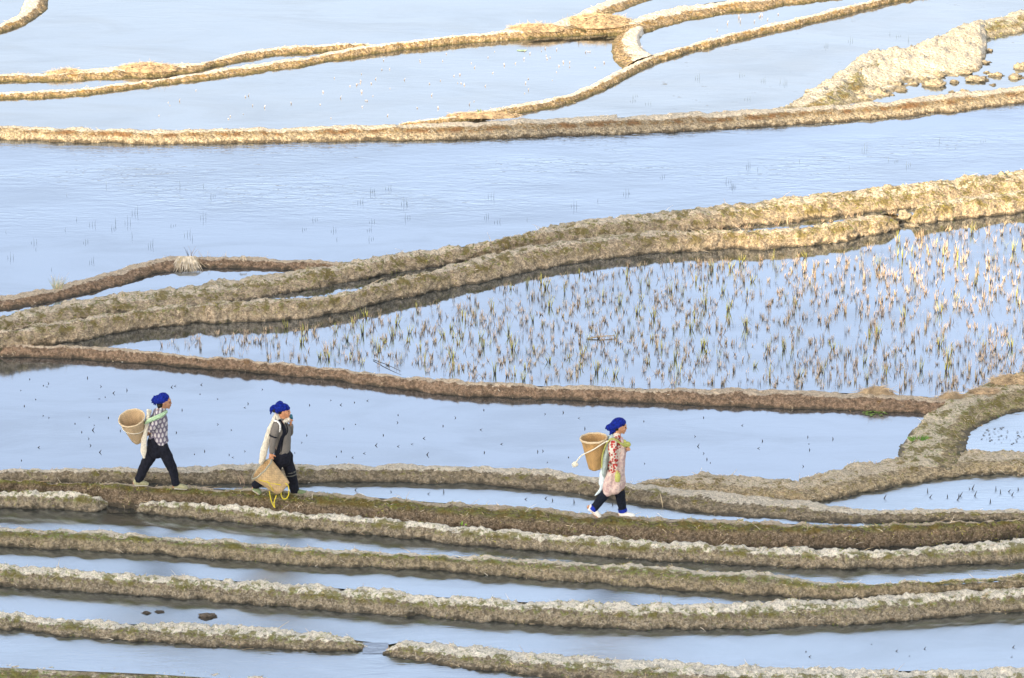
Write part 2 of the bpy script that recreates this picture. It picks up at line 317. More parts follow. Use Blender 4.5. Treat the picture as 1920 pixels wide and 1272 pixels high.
dike('d11', 'long brown bare sided earth bank below the stubble paddy',
     [(0, 643), (150, 647), (250, 654), (400, 672), (500, 680), (640, 690), (750, 704), (900, 716), (1000, 720), (1200, 726), (1400, 728), (1550, 732), (1650, 736), (1750, 741), (1790, 748)],
     [(0, 668), (120, 672), (300, 685), (400, 692), (500, 700), (640, 715), (750, 730), (850, 742), (1000, 748), (1150, 753), (1300, 760), (1500, 767), (1650, 772), (1750, 778), (1790, 782)], 0.905, Z['p6'], 'brown', amp=0.8)
dike('d12', 'cracked mossy earth bank along the upper side of the stubble paddy',
     [(0, 625), (100, 600), (200, 587), (300, 574), (400, 566), (500, 561), (640, 549), (750, 521), (850, 497), (950, 466), (1050, 450), (1150, 436), (1300, 429), (1400, 430), (1500, 424), (1600, 409), (1660, 394), (1690, 400)],
     [(0, 655), (110, 645), (150, 641), (200, 628), (300, 614), (400, 607), (500, 603), (600, 595), (700, 571), (800, 550), (900, 530), (1000, 508), (1100, 490), (1200, 478), (1300, 472), (1400, 470), (1500, 465), (1600, 450), (1660, 437), (1690, 429)],
     1.11, Z['p9'], 'mossy', caps=(0, 0.3), amp=1.1, prof=STEEP)
dike('d13', 'blunt mossy earth bank at the right edge beyond the notch, above the stubble',
     [(1708, 400), (1730, 384), (1780, 371), (1850, 362), (1920, 352)], [(1708, 423), (1730, 420), (1800, 412), (1850, 407), (1920, 399)], 1.11, Z['p9'], 'mossy', caps=(0.25, 0), amp=1.1, prof=STEEP)
dike('d14', 'upper mossy bank of the pair, edging the wide pool up to the right edge',
     [(0, 592), (30, 583), (60, 577), (100, 569), (150, 560), (250, 546), (400, 529), (500, 515), (560, 503), (640, 492), (750, 474), (900, 453), (1000, 434), (1060, 415), (1150, 405), (1300, 390), (1450, 372), (1600, 352), (1750, 342), (1850, 325), (1920, 314)],
     [(0, 632), (80, 612), (200, 594), (350, 579), (430, 569), (500, 558), (600, 541), (640, 532), (700, 521), (750, 511), (820, 500), (880, 490), (950, 476), (1000, 466), (1100, 452), (1200, 443), (1340, 431), (1500, 415), (1650, 398), (1750, 388), (1920, 366)],
     [(0, 1.11), (450, 1.11), (620, 1.18), (1920, 1.185)], Z['p10'], 'mossy', amp=1.2)
dike('d15', 'thin brown arched earth bank at left with a straw tuft on its bend',
     [(0, 552), (100, 540), (200, 511), (270, 489), (340, 479), (400, 480), (500, 482), (560, 485), (640, 491)],
     [(0, 582), (60, 575), (150, 553), (240, 531), (300, 511), (380, 503), (500, 505), (550, 508), (640, 512)], 1.18, Z['p11'], 'brown', amp=0.8)
dike('d16', 'long straight cream and brown earth bank above the wide rippled pool',
     [(0, 235), (100, 238), (250, 242), (450, 240), (640, 234), (800, 230), (900, 227), (1050, 219), (1200, 214), (1350, 208), (1500, 200), (1650, 189), (1800, 172), (1920, 160)],
     [(0, 262), (150, 268), (300, 271), (500, 268), (700, 264), (900, 262), (1000, 258), (1200, 251), (1350, 244), (1450, 237), (1600, 227), (1700, 219), (1800, 208), (1920, 193)], 1.29, Z['p12'], 'farmid', amp=0.7)
dike('d17', 'slender earth bank sweeping from the centre up to the top right edge',
     [(740, 234), (800, 227), (850, 219), (900, 208), (1000, 190), (1080, 172), (1130, 150), (1190, 114), (1250, 94), (1350, 68), (1450, 44), (1550, 20), (1650, -2), (1800, -30), (2250, -90)],
     [(740, 240), (800, 237), (850, 231), (950, 217), (1050, 200), (1120, 176), (1180, 145), (1230, 118), (1300, 97), (1400, 71), (1470, 56), (1570, 32), (1670, 6), (1800, -20), (2250, -80)], 1.325, Z['p14'], 'far', mode='x', amp=0.55, caps=(0.8, 0))
dike('d18', 'thin lower earth bank of the pair at upper left, meeting the branching junction',
     [(0, 173), (150, 165), (300, 147), (450, 124), (600, 101), (680, 85), (850, 68), (1000, 51), (1100, 43), (1175, 38)],
     [(0, 187), (150, 180), (300, 160), (450, 142), (600, 119), (700, 101), (850, 83), (1000, 73), (1100, 66), (1175, 63)], [(0, 1.325), (600, 1.33), (700, 1.37), (1175, 1.38)], Z['p13'], 'far', amp=0.55)
dike('d19', 'upper earth bank of the pair at upper left, with straw heaped on it',
     [(0, 138), (100, 135), (200, 126), (300, 121), (400, 112), (450, 96), (550, 85), (640, 82), (720, 80)],
     [(0, 155), (150, 151), (250, 148), (350, 139), (420, 121), (500, 106), (600, 98), (650, 94), (720, 92)], 1.375, Z['p16'], 'far', amp=0.6, caps=(0, 0.3))
dike('d20', 'stout short earth bank crossing between the two sweeping banks at top centre',
     [(1204, 50), (1193, 66), (1196, 82), (1206, 95), (1222, 103)], [(1166, 60), (1150, 76), (1144, 95), (1149, 113), (1166, 130)], 1.36, Z['p13'], 'far', mode='p', amp=0.6)
dike('d21', 'broad pale earth bank leaving the junction towards the top edge at right',
     [(1140, 40), (1200, 30), (1260, 14), (1330, 2), (1400, -4), (1550, -24), (1800, -50)], [(1140, 66), (1200, 64), (1240, 52), (1290, 38), (1400, 22), (1550, 0), (1800, -28)], 1.39, Z['p17'], 'far', mode='x', amp=0.8)
dike('d22', 'earth bank climbing from the junction to the top edge at centre',
     [(1030, 48), (1070, 32), (1110, 12), (1150, -4), (1230, -30), (1400, -80)], [(1090, 58), (1120, 42), (1160, 22), (1215, 2), (1290, -22), (1460, -70)], 1.42, Z['p15'], 'far', mode='p', amp=0.8)
dike('d24a', 'mossy flank of the dug mud bank, rising from the long straight bank',
     [(1440, 200), (1490, 190), (1540, 160), (1580, 132), (1612, 110), (1650, 100)], [(1560, 206), (1588, 200), (1612, 190), (1632, 176), (1645, 160), (1660, 142)], [(1440, 1.28), (1580, 1.35), (1650, 1.38)], Z['p18'], 'mudmoss', mode='p', amp=1.2, caps=(0.7, 0))
dike('d24b', 'heap of freshly dug white mud banked up at upper right',
     [(1600, 112), (1640, 97), (1700, 86), (1760, 70), (1800, 52), (1850, 36)], [(1606, 186), (1655, 164), (1720, 148), (1790, 143), (1840, 132), (1852, 100)], [(1600, 1.34), (1700, 1.40), (1850, 1.38)], Z['p18'], 'mud', mode='p', amp=1.9, caps=(0.3, 0.5))
dike('d24d', 'low crumbly mud shelf sloping from the dug white mud into the shallow water',
     [(1590, 176), (1625, 152), (1660, 142), (1700, 136), (1745, 132)], [(1575, 203), (1640, 189), (1685, 172), (1725, 156), (1765, 148)], 1.262, Z['p18'], 'mud', mode='p', amp=1.5, caps=(0.3, 0.3))
dike('d24c', 'pale earth bank with green patches at the right edge beyond the dug mud',
     [(1830, 42), (1880, 30), (1920, 18), (2250, -60)], [(1830, 76), (1880, 68), (1920, 60), (2250, -20)], 1.38, Z['p18'], 'mudmoss', amp=0.9, caps=(0.2, 0))
dike('d25', 'hooked earth bank in the top left corner of the photo',
     [(-120, 56), (-30, 52), (20, 37), (42, 22), (52, 0), (55, -40)], [(-120, 90), (-40, 76), (5, 62), (50, 46), (90, 20), (92, -40)], 1.43, Z['p15'], 'far', mode='p', amp=0.6)

# ---------------------------------------------------------------- water: one flat sheet per pool
def strip(backs, fronts, z, x0, x1, mat, mb=6, mf=5.5):
    xs = np.arange(x0, x1+1, 20.0)
    def ev(lst, k, fn, d):
        out = None
        for q in lst:
            if isinstance(q, (int, float)): y = np.full(len(xs), float(q)); 
            else:
                a = np.array(sorted(DIKES[q][k])); y = np.interp(xs, a[:, 0], a[:, 1])+d
                y = np.where((xs < a[0, 0]-1) | (xs > a[-1, 0]+1), np.nan, y)
            out = y if out is None else fn(out, y)
        return out
    top = ev(backs, 'B', np.fmax, -mb); bot = ev(fronts, 'T', np.fmin, mf)
    for q in (top, bot):
        ok = ~np.isnan(q); q[~ok] = np.interp(xs[~ok], xs[ok], q[ok])
    v = []; f = []
    for i, x in enumerate(xs):
        a, b = top[i], max(top[i], bot[i]); v += [bp(x, a, z), bp(x, b, z)]
        if i: f.append((2*i-2, 2*i-1, 2*i+1, 2*i))
    me = mesh('water', v, f, False); bm = bmesh.new(); bm.from_mesh(me); bmesh.ops.recalc_face_normals(bm, faces=bm.faces)
    bm.to_mesh(me); bm.free()
    if me.polygons[0].normal.z < 0: me.flip_normals()
    return tag(link('water', me, mat), kind='structure')
def poly(pts, z, mat):
    me = mesh('water', [bp(x, y, z) for x, y in pts], [list(range(len(pts)))], False)
    bm = bmesh.new(); bm.from_mesh(me); bmesh.ops.triangulate(bm, faces=bm.faces); bm.to_mesh(me); bm.free()
    for p in me.polygons:
        if p.normal.z < 0: me.flip_normals(); break
    return tag(link('water', me, mat), kind='structure')
E0, E1 = -EXT, 1920+EXT
strip(['d1'], [1500], Z['pm1'], E0, 600, W_RIP)
poly([(E0, 1175), (0, 1172), (200, 1190), (500, 1208), (700, 1214), (720, 1222), (820, 1238), (1000, 1262), (1200, 1278), (1500, 1292), (1920, 1290), (E1, 1285),
      (E1, 1520), (620, 1520), (600, 1290), (500, 1282), (400, 1272), (300, 1265), (0, 1252), (E0, 1250)], Z['p0'], W_RIP)
strip(['d4'], ['d3', 'd2'], Z['p1'], E0, E1, W_NEAR)
strip(['d5'], ['d4'], Z['p2'], E0, E1, W_NEAR)
strip(['d6a', 'd6b'], ['d5'], Z['p3'], E0, E1, W_NEAR)
strip(['d7'], ['d6a', 'd6b'], Z['p4'], E0, E1, W_NEAR)
strip(['d8'], ['d7'], Z['p5'], E0, E1, W_NEAR)
# little spillways through the two gaps
for a, b in (([(680, 1205), (728, 1205), (728, 1226), (680, 1226)], ('p1', 'p0')), ([(200, 936), (262, 936), (262, 962), (200, 962)], ('p4', 'p3'))):
    v = [bp(*a[0], Z[b[0]]+0.004), bp(*a[1], Z[b[0]]+0.004), bp(*a[2], Z[b[1]]+0.004), bp(*a[3], Z[b[1]]+0.004)]
    me = mesh('water', v, [(3, 2, 1, 0)], False)
    if me.polygons[0].normal.z < 0: me.flip_normals()
    tag(link('water', me, water('trickling_water', ripple=1.2, scale=14)), kind='structure')
poly([(E0, 662)] + [(x, y-6) for x, y in DIKES['d11']['B'][1:-1]] + [(1795, 776), (1760, 800), (1725, 850), (1700, 866), (1620, 876), (1560, 892), (1500, 906), (1450, 904), (1350, 896), (1290, 893), (1230, 900), (1200, 910)] +
     [(x, y+6) for x, y in reversed([q for q in DIKES['d8']['T'] if q[0] < 1150])], Z['p6'], W_WALK)
poly([(1500, 935), (1560, 926), (1640, 913), (1750, 893), (1800, 886), (1920, 884), (E1, 884), (E1, 965), (1920, 962), (1700, 962), (1600, 958), (1500, 946)], Z['p7'], W_NEAR)
poly([(1795, 855), (1800, 820), (1818, 798), (1860, 780), (1920, 762), (2100, 718), (E1, 690), (E1, 850), (1920, 850)], Z['p8'], W_NEAR)
strip(['d12', 'd13'], ['d11'], Z['p9'], 100, 1740, W_CALM, 8, 4)
poly([(1740, 410), (1800, 405), (1920, 392), (E1, 340), (E1, 640), (2100, 670), (1920, 710), (1850, 730), (1790, 755), (1740, 747)], Z['p9'], W_CALM)
strip(['d14'], ['d12', 'd13'], Z['p10'], E0, E1, W_CALM, 5, 5)
strip(['d15'], ['d14'], Z['p11'], E0, 640, W_CALM, 5, 5)
strip(['d16'], ['d15', 'd14'], Z['p12'], E0, E1, W_BIG)
poly([(E0, 186)] + [(x, y-4) for x, y in DIKES['d18']['B'][1:-1]] + [(1160, 58), (1165, 90), (1165, 125), (1175, 138), (1140, 155), (1080, 180), (1000, 196), (900, 214), (850, 224), (740, 237)] +
     [(x, y+5) for x, y in reversed([q for q in DIKES['d16']['T'] if q[0] < 700])], Z['p13'], W_FAR)
poly([(820, 234), (950, 212), (1050, 195), (1120, 171), (1180, 140), (1230, 114), (1300, 93), (1400, 67), (1570, 28), (1670, 2), (1800, -24), (E1, -84), (E1, -45), (1920, 26), (1850, 45), (1800, 60), (1700, 94), (1640, 106),
      (1560, 155), (1500, 195), (1500, 206), (1350, 214), (1050, 225), (900, 233)], Z['p14'], W_WEED)
poly([(1550, 200), (1590, 180), (1640, 135), (1750, 125), (1830, 110), (1840, 70), (1920, 54), (E1, -26), (E1, 115), (1920, 166), (1800, 178), (1650, 195), (1550, 205)], Z['p18'], W_WEED)
poly([(1185, 60), (1240, 46), (1290, 33), (1400, 17), (1550, -5), (1800, -33), (E1, -80), (E1, -84), (1800, -26), (1650, 3), (1550, 25), (1450, 49), (1350, 73), (1250, 99), (1215, 112), (1195, 100), (1185, 80)], Z['p17'], W_FAR)
strip(['d19'], ['d18'], Z['p16'], E0, 700, W_FAR, 4, 4)
poly([(E0, 144), (0, 143), (200, 131), (400, 117), (550, 90), (720, 84), (850, 73), (1000, 57), (1080, 46), (1115, 45), (1200, 38), (1330, 6), (1550, -20), (1800, -46), (E1, -90), (E1, -260), (E0, -260)], Z['p15'], W_FAR)

# bed of the terraces and the wider ground, one sheet to the horizon
ys = [-400, -150, -60, -22, bp(960, 1400, 0).y, bp(960, 1180, 0).y, bp(960, 1000, .4).y, bp(960, 760, .8).y, bp(960, 480, 1.2).y, bp(960, 250, 1.4).y, bp(960, 60, 1.5).y, 40, 90, 300, 1500]
zs = [-12, -9, -4, -1.4, -0.6, -0.5, -0.2, 0.0, 0.2, 0.45, 0.6, 0.6, 0.5, 0.2, 0.0]
xsg = [-1500, -300, -80, -30, -12, -6, 0, 6, 12, 30, 80, 300, 1500]
v = [(x, y, z-0.0) for y, z in zip(ys, zs) for x in xsg]; nx = len(xsg)
f = [(j*nx+i, j*nx+i+1, (j+1)*nx+i+1, (j+1)*nx+i) for j in range(len(ys)-1) for i in range(nx-1)]
tg = NT('bare_mud'); n = tg.noise(tg.pos(), 1.5, 6)
tg.princ(tg.mix(tg.ramp(n, .3, .7), (0.10, 0.085, 0.055), (0.20, 0.165, 0.11)), 0.9, n, 0.6, 0.05)
tag(link('ground', mesh('ground', v, f), tg.m), kind='structure')

# unseen hill behind the camera, its ridge shaped to shade the near terraces
HD = 165.0
edge = [(-3200, 420), (-1500, 380), (0, 345), (300, 330), (600, 300), (780, 268), (880, 232), (980, 208), (1100, 204), (1250, 198), (1400, 205), (1470, 222), (1500, 300), (1420, 350), (1270, 400),
        (1290, 450), (1400, 500), (1560, 530), (1750, 590), (1950, 660), (2300, 700), (3200, 760), (4200, 800)]
hv = []; hf = []; te = math.tan(R(SUN_EL))
ed = []
for (a, b) in zip(edge[:-1], edge[1:]):
    for k in range(6): ed.append((a[0]+(b[0]-a[0])*k/6, a[1]+(b[1]-a[1])*k/6))
ed.append(edge[-1])
prof = [(-75, 1.0, -30), (-45, .62, 0), (-20, .28, 0), (-7, .08, 0), (0, 0, 0), (8, .07, 0), (25, .25, 0), (50, .55, 0), (85, 1.0, -30)]
for i, (x, y) in enumerate(ed):
    p = bp(x, y, 1.35); rg = p + SAZ*HD; rz = 1.35 + HD*te
    for (d, k, q) in prof:
        zz = rz*(1-k) + (-14)*k; b = 0 if d == 0 else 2.2*mn.noise(Vector((i*0.17, d*0.05, 2)))
        hv.append((rg.x+SAZ.x*d, rg.y+SAZ.y*d, zz+b+(0.25*mn.noise(Vector((i*0.5, 0, 7))) if d == 0 else 0)))
m = len(prof)
hf = [(i*m+j, (i+1)*m+j, (i+1)*m+j+1, i*m+j+1) for i in range(len(ed)-1) for j in range(m-1)]
th = NT('shading_hill_slope'); n = th.noise(th.pos(), 0.6, 6)
th.princ(th.mix(th.ramp(n, .35, .65), (0.04, 0.055, 0.02), (0.10, 0.10, 0.045)), 0.95, n, 1.0, 0.5)
tag(link('hill', mesh('hill', hv, hf), th.m), kind='structure')

#PART2
# ---------------------------------------------------------------- surface lookup, for feet, grass and tufts
_V = []; _F = []; BANK_KEY = []
for (V, f, m, key) in BANK_SURF:
    o = len(_V); _V += V; _F += [tuple(i+o for i in q) for q in f]; BANK_KEY += [key]*len(f)
BVH = BVHTree.FromPolygons(_V, _F)
def ground_z(x, y, default=0.0):
    h = BVH.ray_cast(Vector((x, y, 5)), Vector((0, 0, -1))); return h[0].z if h[0] is not None else default
def on_bank(px, py, z0):
    """point of the bank surface seen at a photograph position"""
    d = (bp(px, py, z0)-CAM).normalized(); h = BVH.ray_cast(CAM, d)
    return h[0] if h[0] is not None else bp(px, py, z0)

# ---------------------------------------------------------------- people
def tube(bm, pts, rad, seg=14, ry=None, cap=True, close=False):
    """a smooth tube through pts; rad in the plane of the walk, ry across it"""
    pts = [Vector(p) for p in pts]; n = len(pts)
    rad = list(rad) if hasattr(rad, '__len__') else [rad]*n
    ry = rad if ry is None else (list(ry) if hasattr(ry, '__len__') else [ry]*n)
    P, A, B = [], [], []
    sub = 5
    for i in range(n-1):
        p0, p1, p2, p3 = pts[max(i-1, 0)], pts[i], pts[i+1], pts[min(i+2, n-1)]
        for k in range(sub + (1 if i == n-2 else 0)):
            t = k/sub; t2, t3 = t*t, t*t*t
            P.append(0.5*((2*p1)+(p2-p0)*t+(2*p0-5*p1+4*p2-p3)*t2+(3*p1-p0-3*p2+p3)*t3))
            tt = t*t*(3-2*t); A.append(rad[i]+(rad[i+1]-rad[i])*tt); B.append(ry[i]+(ry[i+1]-ry[i])*tt)
    m = len(P); rings = []; last = None
    def ring(c, tan, a, b):
        nonlocal last
        s = Vector((0, 1, 0)) - tan*tan.y
        if s.length < 0.35: s = last if last is not None else Vector((1, 0, 0))
        s = (s - tan*s.dot(tan)).normalized(); last = s; u = tan.cross(s).normalized()
        return [bm.verts.new(c + u*(a*math.cos(2*math.pi*k/seg)) + s*(b*math.sin(2*math.pi*k/seg))) for k in range(seg)]
    tans = [(P[min(i+1, m-1)]-P[max(i-1, 0)]).normalized() for i in range(m)]
    if cap:
        for k in (3, 2, 1):
            q = math.sin(k*math.pi/8*1.0); c = math.cos((4-k)*math.pi/8)
            f = math.cos(k*math.pi/8); rings.append(ring(P[0]-tans[0]*min(A[0], B[0])*math.sin(k*math.pi/8), tans[0], A[0]*f, B[0]*f))
    for i in range(m): rings.append(ring(P[i], tans[i], A[i], B[i]))
    if cap:
        for k in (1, 2, 3):
            f = math.cos(k*math.pi/8); rings.append(ring(P[-1]+tans[-1]*min(A[-1], B[-1])*math.sin(k*math.pi/8), tans[-1], A[-1]*f, B[-1]*f))
    for r0, r1 in zip(rings[:-1], rings[1:]):
        for k in range(seg): bm.faces.new((r0[k], r0[(k+1) % seg], r1[(k+1) % seg], r1[k]))
    if cap: bm.faces.new(rings[0][::-1]); bm.faces.new(rings[-1])
def ball(bm, c, r, rot=None, seg=16):
    r = (r, r, r) if isinstance(r, (int, float)) else r
    M4 = Matrix.Translation(Vector(c)) @ (rot.to_4x4() if rot is not None else Matrix()) @ Matrix.Diagonal((*r, 1))
    bmesh.ops.create_uvsphere(bm, u_segments=seg, v_segments=seg//2+2, radius=1, matrix=M4)
TMP = bpy.data.scenes.new('melting')
def finish(name, bm, mat, parent, voxel=0.009, smooth=4, wrinkle=0.0, wscale=14, smf=0.5):
    """melt the shapes of a bmesh into one continuous skin"""
    bmesh.ops.recalc_face_normals(bm, faces=bm.faces)
    me = bpy.data.meshes.new(name); bm.to_mesh(me); bm.free()
    if voxel:
        o = bpy.data.objects.new(name, me); TMP.collection.objects.link(o)
        r = o.modifiers.new('r', 'REMESH'); r.mode = 'VOXEL'; r.voxel_size = voxel
        if smooth: q = o.modifiers.new('s', 'SMOOTH'); q.iterations = smooth; q.factor = smf
        dg = TMP.view_layers[0].depsgraph or bpy.context.evaluated_depsgraph_get(); dg.update(); new = bpy.data.meshes.new_from_object(o.evaluated_get(dg), depsgraph=dg)
        bpy.data.objects.remove(o); bpy.data.meshes.remove(me); new.name = name
    else: new = me
    o = bpy.data.objects.new(name, new); COL.objects.link(o)
    if wrinkle:
        for v in new.vertices:
            c = v.co; k = mn.noise(Vector((c.x*wscale, c.y*wscale, c.z*wscale*0.55)))+0.5*mn.noise(Vector((c.x*wscale*2.2+5, c.y*wscale*2, c.z*wscale*1.4)))
            v.co = c + v.normal*(wrinkle*k)
    new.polygons.foreach_set('use_smooth', [True]*len(new.polygons))
    new.materials.clear(); new.materials.append(mat); o.parent = parent
    return o
def strap(name, pts, w, th, mat, parent, side=Vector((0, 1, 0)), ws=None):
    """a flat band of cloth, w wide along `side`, th thick"""
    bm = bmesh.new(); ws = ws or [w]*len(pts)
    tube(bm, pts, [th]*len(pts), 10, ws, True); 
    return finish(name, bm, mat, parent, 0)
def rope(name, pts, r, mat, parent=None):
    bm = bmesh.new(); tube(bm, pts, r, 8); return finish(name, bm, mat, parent, 0)
def hand(bm, wrist, direction, curl_to, side, s=1.0, curl=0.9):
    """palm, four unequal bent fingers and a thumb; direction along the palm, curl_to where the fingers bend"""
    d = Vector(direction).normalized(); c = Vector(curl_to); c = (c-d*c.dot(d)).normalized(); a = d.cross(c).normalized()*side
    w = Vector(wrist)
    tube(bm, [w-d*0.01, w+d*0.03*s, w+d*0.075*s], [0.014*s, 0.014*s, 0.012*s], 12, [0.022*s, 0.034*s, 0.036*s]) if abs(a.y) > 0.5 else \
        tube(bm, [w-d*0.01, w+d*0.03*s, w+d*0.075*s], [0.022*s, 0.034*s, 0.036*s], 12, [0.014*s, 0.014*s, 0.012*s])
    for k, (off, ln) in enumerate(((-0.028, 0.060), (-0.0095, 0.072), (0.0095, 0.076), (0.028, 0.066))):
        b = w+d*0.078*s+a*off*s; q = curl*(0.8+0.1*k)
        p1 = b+(d*math.cos(q*0.5)+c*math.sin(q*0.5))*ln*0.42*s
        p2 = p1+(d*math.cos(q*1.4)+c*math.sin(q*1.4))*ln*0.32*s
        p3 = p2+(d*math.cos(q*2.1)+c*math.sin(q*2.1))*ln*0.26*s
        tube(bm, [b, p1, p2, p3], [0.0088*s, 0.008*s, 0.0075*s, 0.0065*s], 8)
    b = w+d*0.022*s+a*0.03*s
    p1 = b+(d*0.6+a*0.6+c*0.5).normalized()*0.035*s; p2 = p1+(d*0.75+a*0.1+c*0.65).normalized()*0.028*s
    tube(bm, [b-a*0.01, p1, p2], [0.012*s, 0.0095*s, 0.008*s], 8)

SKIN = plain('skin', (0.46, 0.235, 0.135), 0.55, 0.10, 25, 0.15, 0.35)
SKIN2 = plain('ruddy_skin', (0.56, 0.255, 0.13), 0.55, 0.10, 25, 0.15, 0.35)
SKIN3 = plain('tanned_skin', (0.40, 0.20, 0.12), 0.55, 0.10, 25, 0.15, 0.35)
HAIR = plain('black_hair', (0.012, 0.010, 0.009), 0.5, 0.3, 150, 0.4)
EYE = plain('dark_eye', (0.015, 0.010, 0.008), 0.3, 0.1, 10, 0.0, 0.5); LIP = plain('lips', (0.34, 0.12, 0.09), 0.5, 0.1, 20)
BLUE = plain('royal_blue_cloth', (0.005, 0.016, 0.19), 0.9, 0.45, 38, 0.5)
BLACKC = plain('black_cloth', (0.010, 0.011, 0.018), 0.9, 0.4, 30, 0.4)
NAVY = plain('navy_cloth', (0.008, 0.011, 0.020), 0.9, 0.4, 30, 0.4)
CREAM = plain('cream_cotton', (0.66, 0.60, 0.48), 0.9, 0.15, 40, 0.5)
GREENC = plain('pale_green_cloth', (0.40, 0.55, 0.34), 0.9, 0.2, 40, 0.5)
YELC = plain('olive_yellow_cloth', (0.42, 0.42, 0.12), 0.9, 0.25, 50, 0.6)
GREYC = plain('grey_green_cloth', (0.36, 0.42, 0.39), 0.9, 0.25, 30, 0.6)
PALEB = plain('pale_blue_cloth', (0.62, 0.70, 0.72), 0.9, 0.12, 30, 0.5)
SHOE1 = plain('khaki_canvas', (0.33, 0.31, 0.18), 0.8, 0.2, 60); SHOE2 = plain('green_canvas', (0.20, 0.25, 0.13), 0.8, 0.2, 60)
SHOEW = plain('white_canvas', (0.78, 0.76, 0.70), 0.7, 0.08, 60); SOLE = plain('rubber_sole', (0.55, 0.52, 0.44), 0.7, 0.15, 60)
ROPE = plain('white_rope', (0.70, 0.65, 0.52), 0.9, 0.2, 120, 0.6); YROPE = plain('yellow_rope', (0.62, 0.50, 0.04), 0.7, 0.15, 120, 0.4)
TEAL = plain('teal_plastic', (0.01, 0.10, 0.15), 0.35, 0.1, 20, 0.1, 0.5); BROWNB = plain('brown_band', (0.16, 0.10, 0.045), 0.9, 0.2, 60); STRIPEB = plain('blue_cuff', (0.012, 0.03, 0.30), 0.9, 0.3, 60)

def mat_paisley():
    t = NT('paisley_print'); s = t.n('SeparateXYZ'); t.l(t.obj(), s.inputs[0]); X, Z_ = s.outputs['X'], s.outputs['Z']
    row = t.math('MULTIPLY', Z_, 13.0); rf = t.math('FLOOR', row); off = t.math('MULTIPLY', t.math('MODULO', t.math('ADD', rf, 100.0), 2.0), 0.5)
    fx = t.math('SUBTRACT', t.math('FRACT', t.math('ADD', t.math('MULTIPLY', X, 18.0), t.math('ADD', off, 50.0))), 0.5)
    fz = t.math('SUBTRACT', t.math('FRACT', row), 0.5)
    taper = t.math('ADD', 0.30, t.math('MULTIPLY', fz, -0.22))
    d = t.math('ADD', t.math('POWER', t.math('DIVIDE', t.math('ABSOLUTE', fx), taper), 2.0), t.math('POWER', t.math('DIVIDE', t.math('ABSOLUTE', fz), 0.44), 2.0))
    nz = t.noise(t.obj(), 60, 2); d = t.math('ADD', d, t.math('MULTIPLY', t.math('SUBTRACT', nz, 0.5), 0.5))
    core = t.ramp(d, 1.05, 0.8); c = t.mix(core, (0.17, 0.145, 0.185), (0.56, 0.52, 0.50))
    c = t.mix(t.math('MULTIPLY', t.ramp(nz, 0.55, 0.68), 0.5), c, (0.16, 0.13, 0.17))
    t.princ(c, 0.9, nz, 0.3, 0.004, 0.2); return t.m
def mat_floral():
    t = NT('red_floral_print'); v = t.n('TexVoronoi'); v.inputs['Scale'].default_value = 24; t.l(t.obj(), v.inputs['Vector'])
    n = t.noise(t.obj(), 30, 3); c = t.mix(t.ramp(t.math('ADD', v.outputs['Distance'], t.math('MULTIPLY', n, 0.5)), 0.66, 0.80), (0.40, 0.035, 0.03), (0.62, 0.54, 0.45))
    c = t.mix(t.ramp(t.noise(t.obj(), 17, 3), 0.58, 0.64), c, (0.10, 0.05, 0.04)); t.princ(c, 0.9, n, 0.3, 0.004, 0.2); return t.m
def mat_knit():
    t = NT('grey_knit'); w_ = t.n('TexWave', wave_type='BANDS', bands_direction='Z'); w_.inputs['Scale'].default_value = 45; t.l(t.obj(), w_.inputs['Vector'])
    n = t.noise(t.obj(), 40, 3); c = t.mix(n, (0.13, 0.115, 0.10), (0.23, 0.205, 0.18)); t.princ(c, 0.95, w_.outputs['Fac'], 0.4, 0.004, 0.1); return t.m
def mat_apron():
    t = NT('faded_pink_cotton'); n = t.noise(t.obj(), 9, 4); c = t.mix(t.ramp(n, 0.35, 0.65), (0.50, 0.33, 0.30), (0.68, 0.53, 0.45))
    c = t.mix(t.math('MULTIPLY', t.ramp(t.noise(t.obj(), 26, 3), 0.52, 0.60), 0.6), c, (0.36, 0.24, 0.26)); c = t.mix(t.math('MULTIPLY', t.ramp(t.noise(t.obj((1, 1, .6)), 14, 2), 0.58, 0.64), 0.4), c, (0.78, 0.70, 0.62))
    t.princ(c, 0.9, t.noise(t.obj((1, 1, 0.5)), 18, 3), 0.6, 0.01, 0.2); return t.m
def mat_wicker(name, col, dark):
    """split bamboo: over-under weave in the basket's own round-and-up coordinates"""
    t = NT(name); uv = t.n('UVMap', uv_map='weave'); s = t.n('SeparateXYZ'); t.l(uv.outputs[0], s.inputs[0])
    a = t.math('SINE', t.math('MULTIPLY', s.outputs['X'], 6.2832*26)); b = t.math('SINE', t.math('MULTIPLY', s.outputs['Y'], 6.2832*11))
    h = t.math('ADD', t.math('MULTIPLY', t.math('MULTIPLY', a, b), 0.5), t.math('MULTIPLY', t.math('ABSOLUTE', b), 0.4))
    stv = t.n('Combine' 'XYZ'); t.l(t.math('MULTIPLY', s.outputs['X'], 60), stv.inputs[0]); t.l(t.math('MULTIPLY', s.outputs['Y'], 2.0), stv.inputs[1])
    n = t.noise(stv.outputs[0], 1.0, 3); n2 = t.noise(t.obj(), 12, 4)
    c = t.mix(t.ramp(h, -0.35, 0.5), dark, col); c = t.mix(t.math('MULTIPLY', t.ramp(n, 0.4, 0.65), 0.4), c, tuple(min(1, x*1.35) for x in col))
    c = t.mix(t.math('MULTIPLY', t.ramp(n2, 0.46, 0.64), 0.6), c, tuple(x*0.6 for x in col)); t.princ(c, 0.6, h, 0.6, 0.006, 0.35); return t.m
PAISLEY, FLORAL, KNIT, APRON = mat_paisley(), mat_floral(), mat_knit(), mat_apron()
WICK1 = mat_wicker('straw_coloured_wicker', (0.58, 0.42, 0.25), (0.30, 0.20, 0.10))
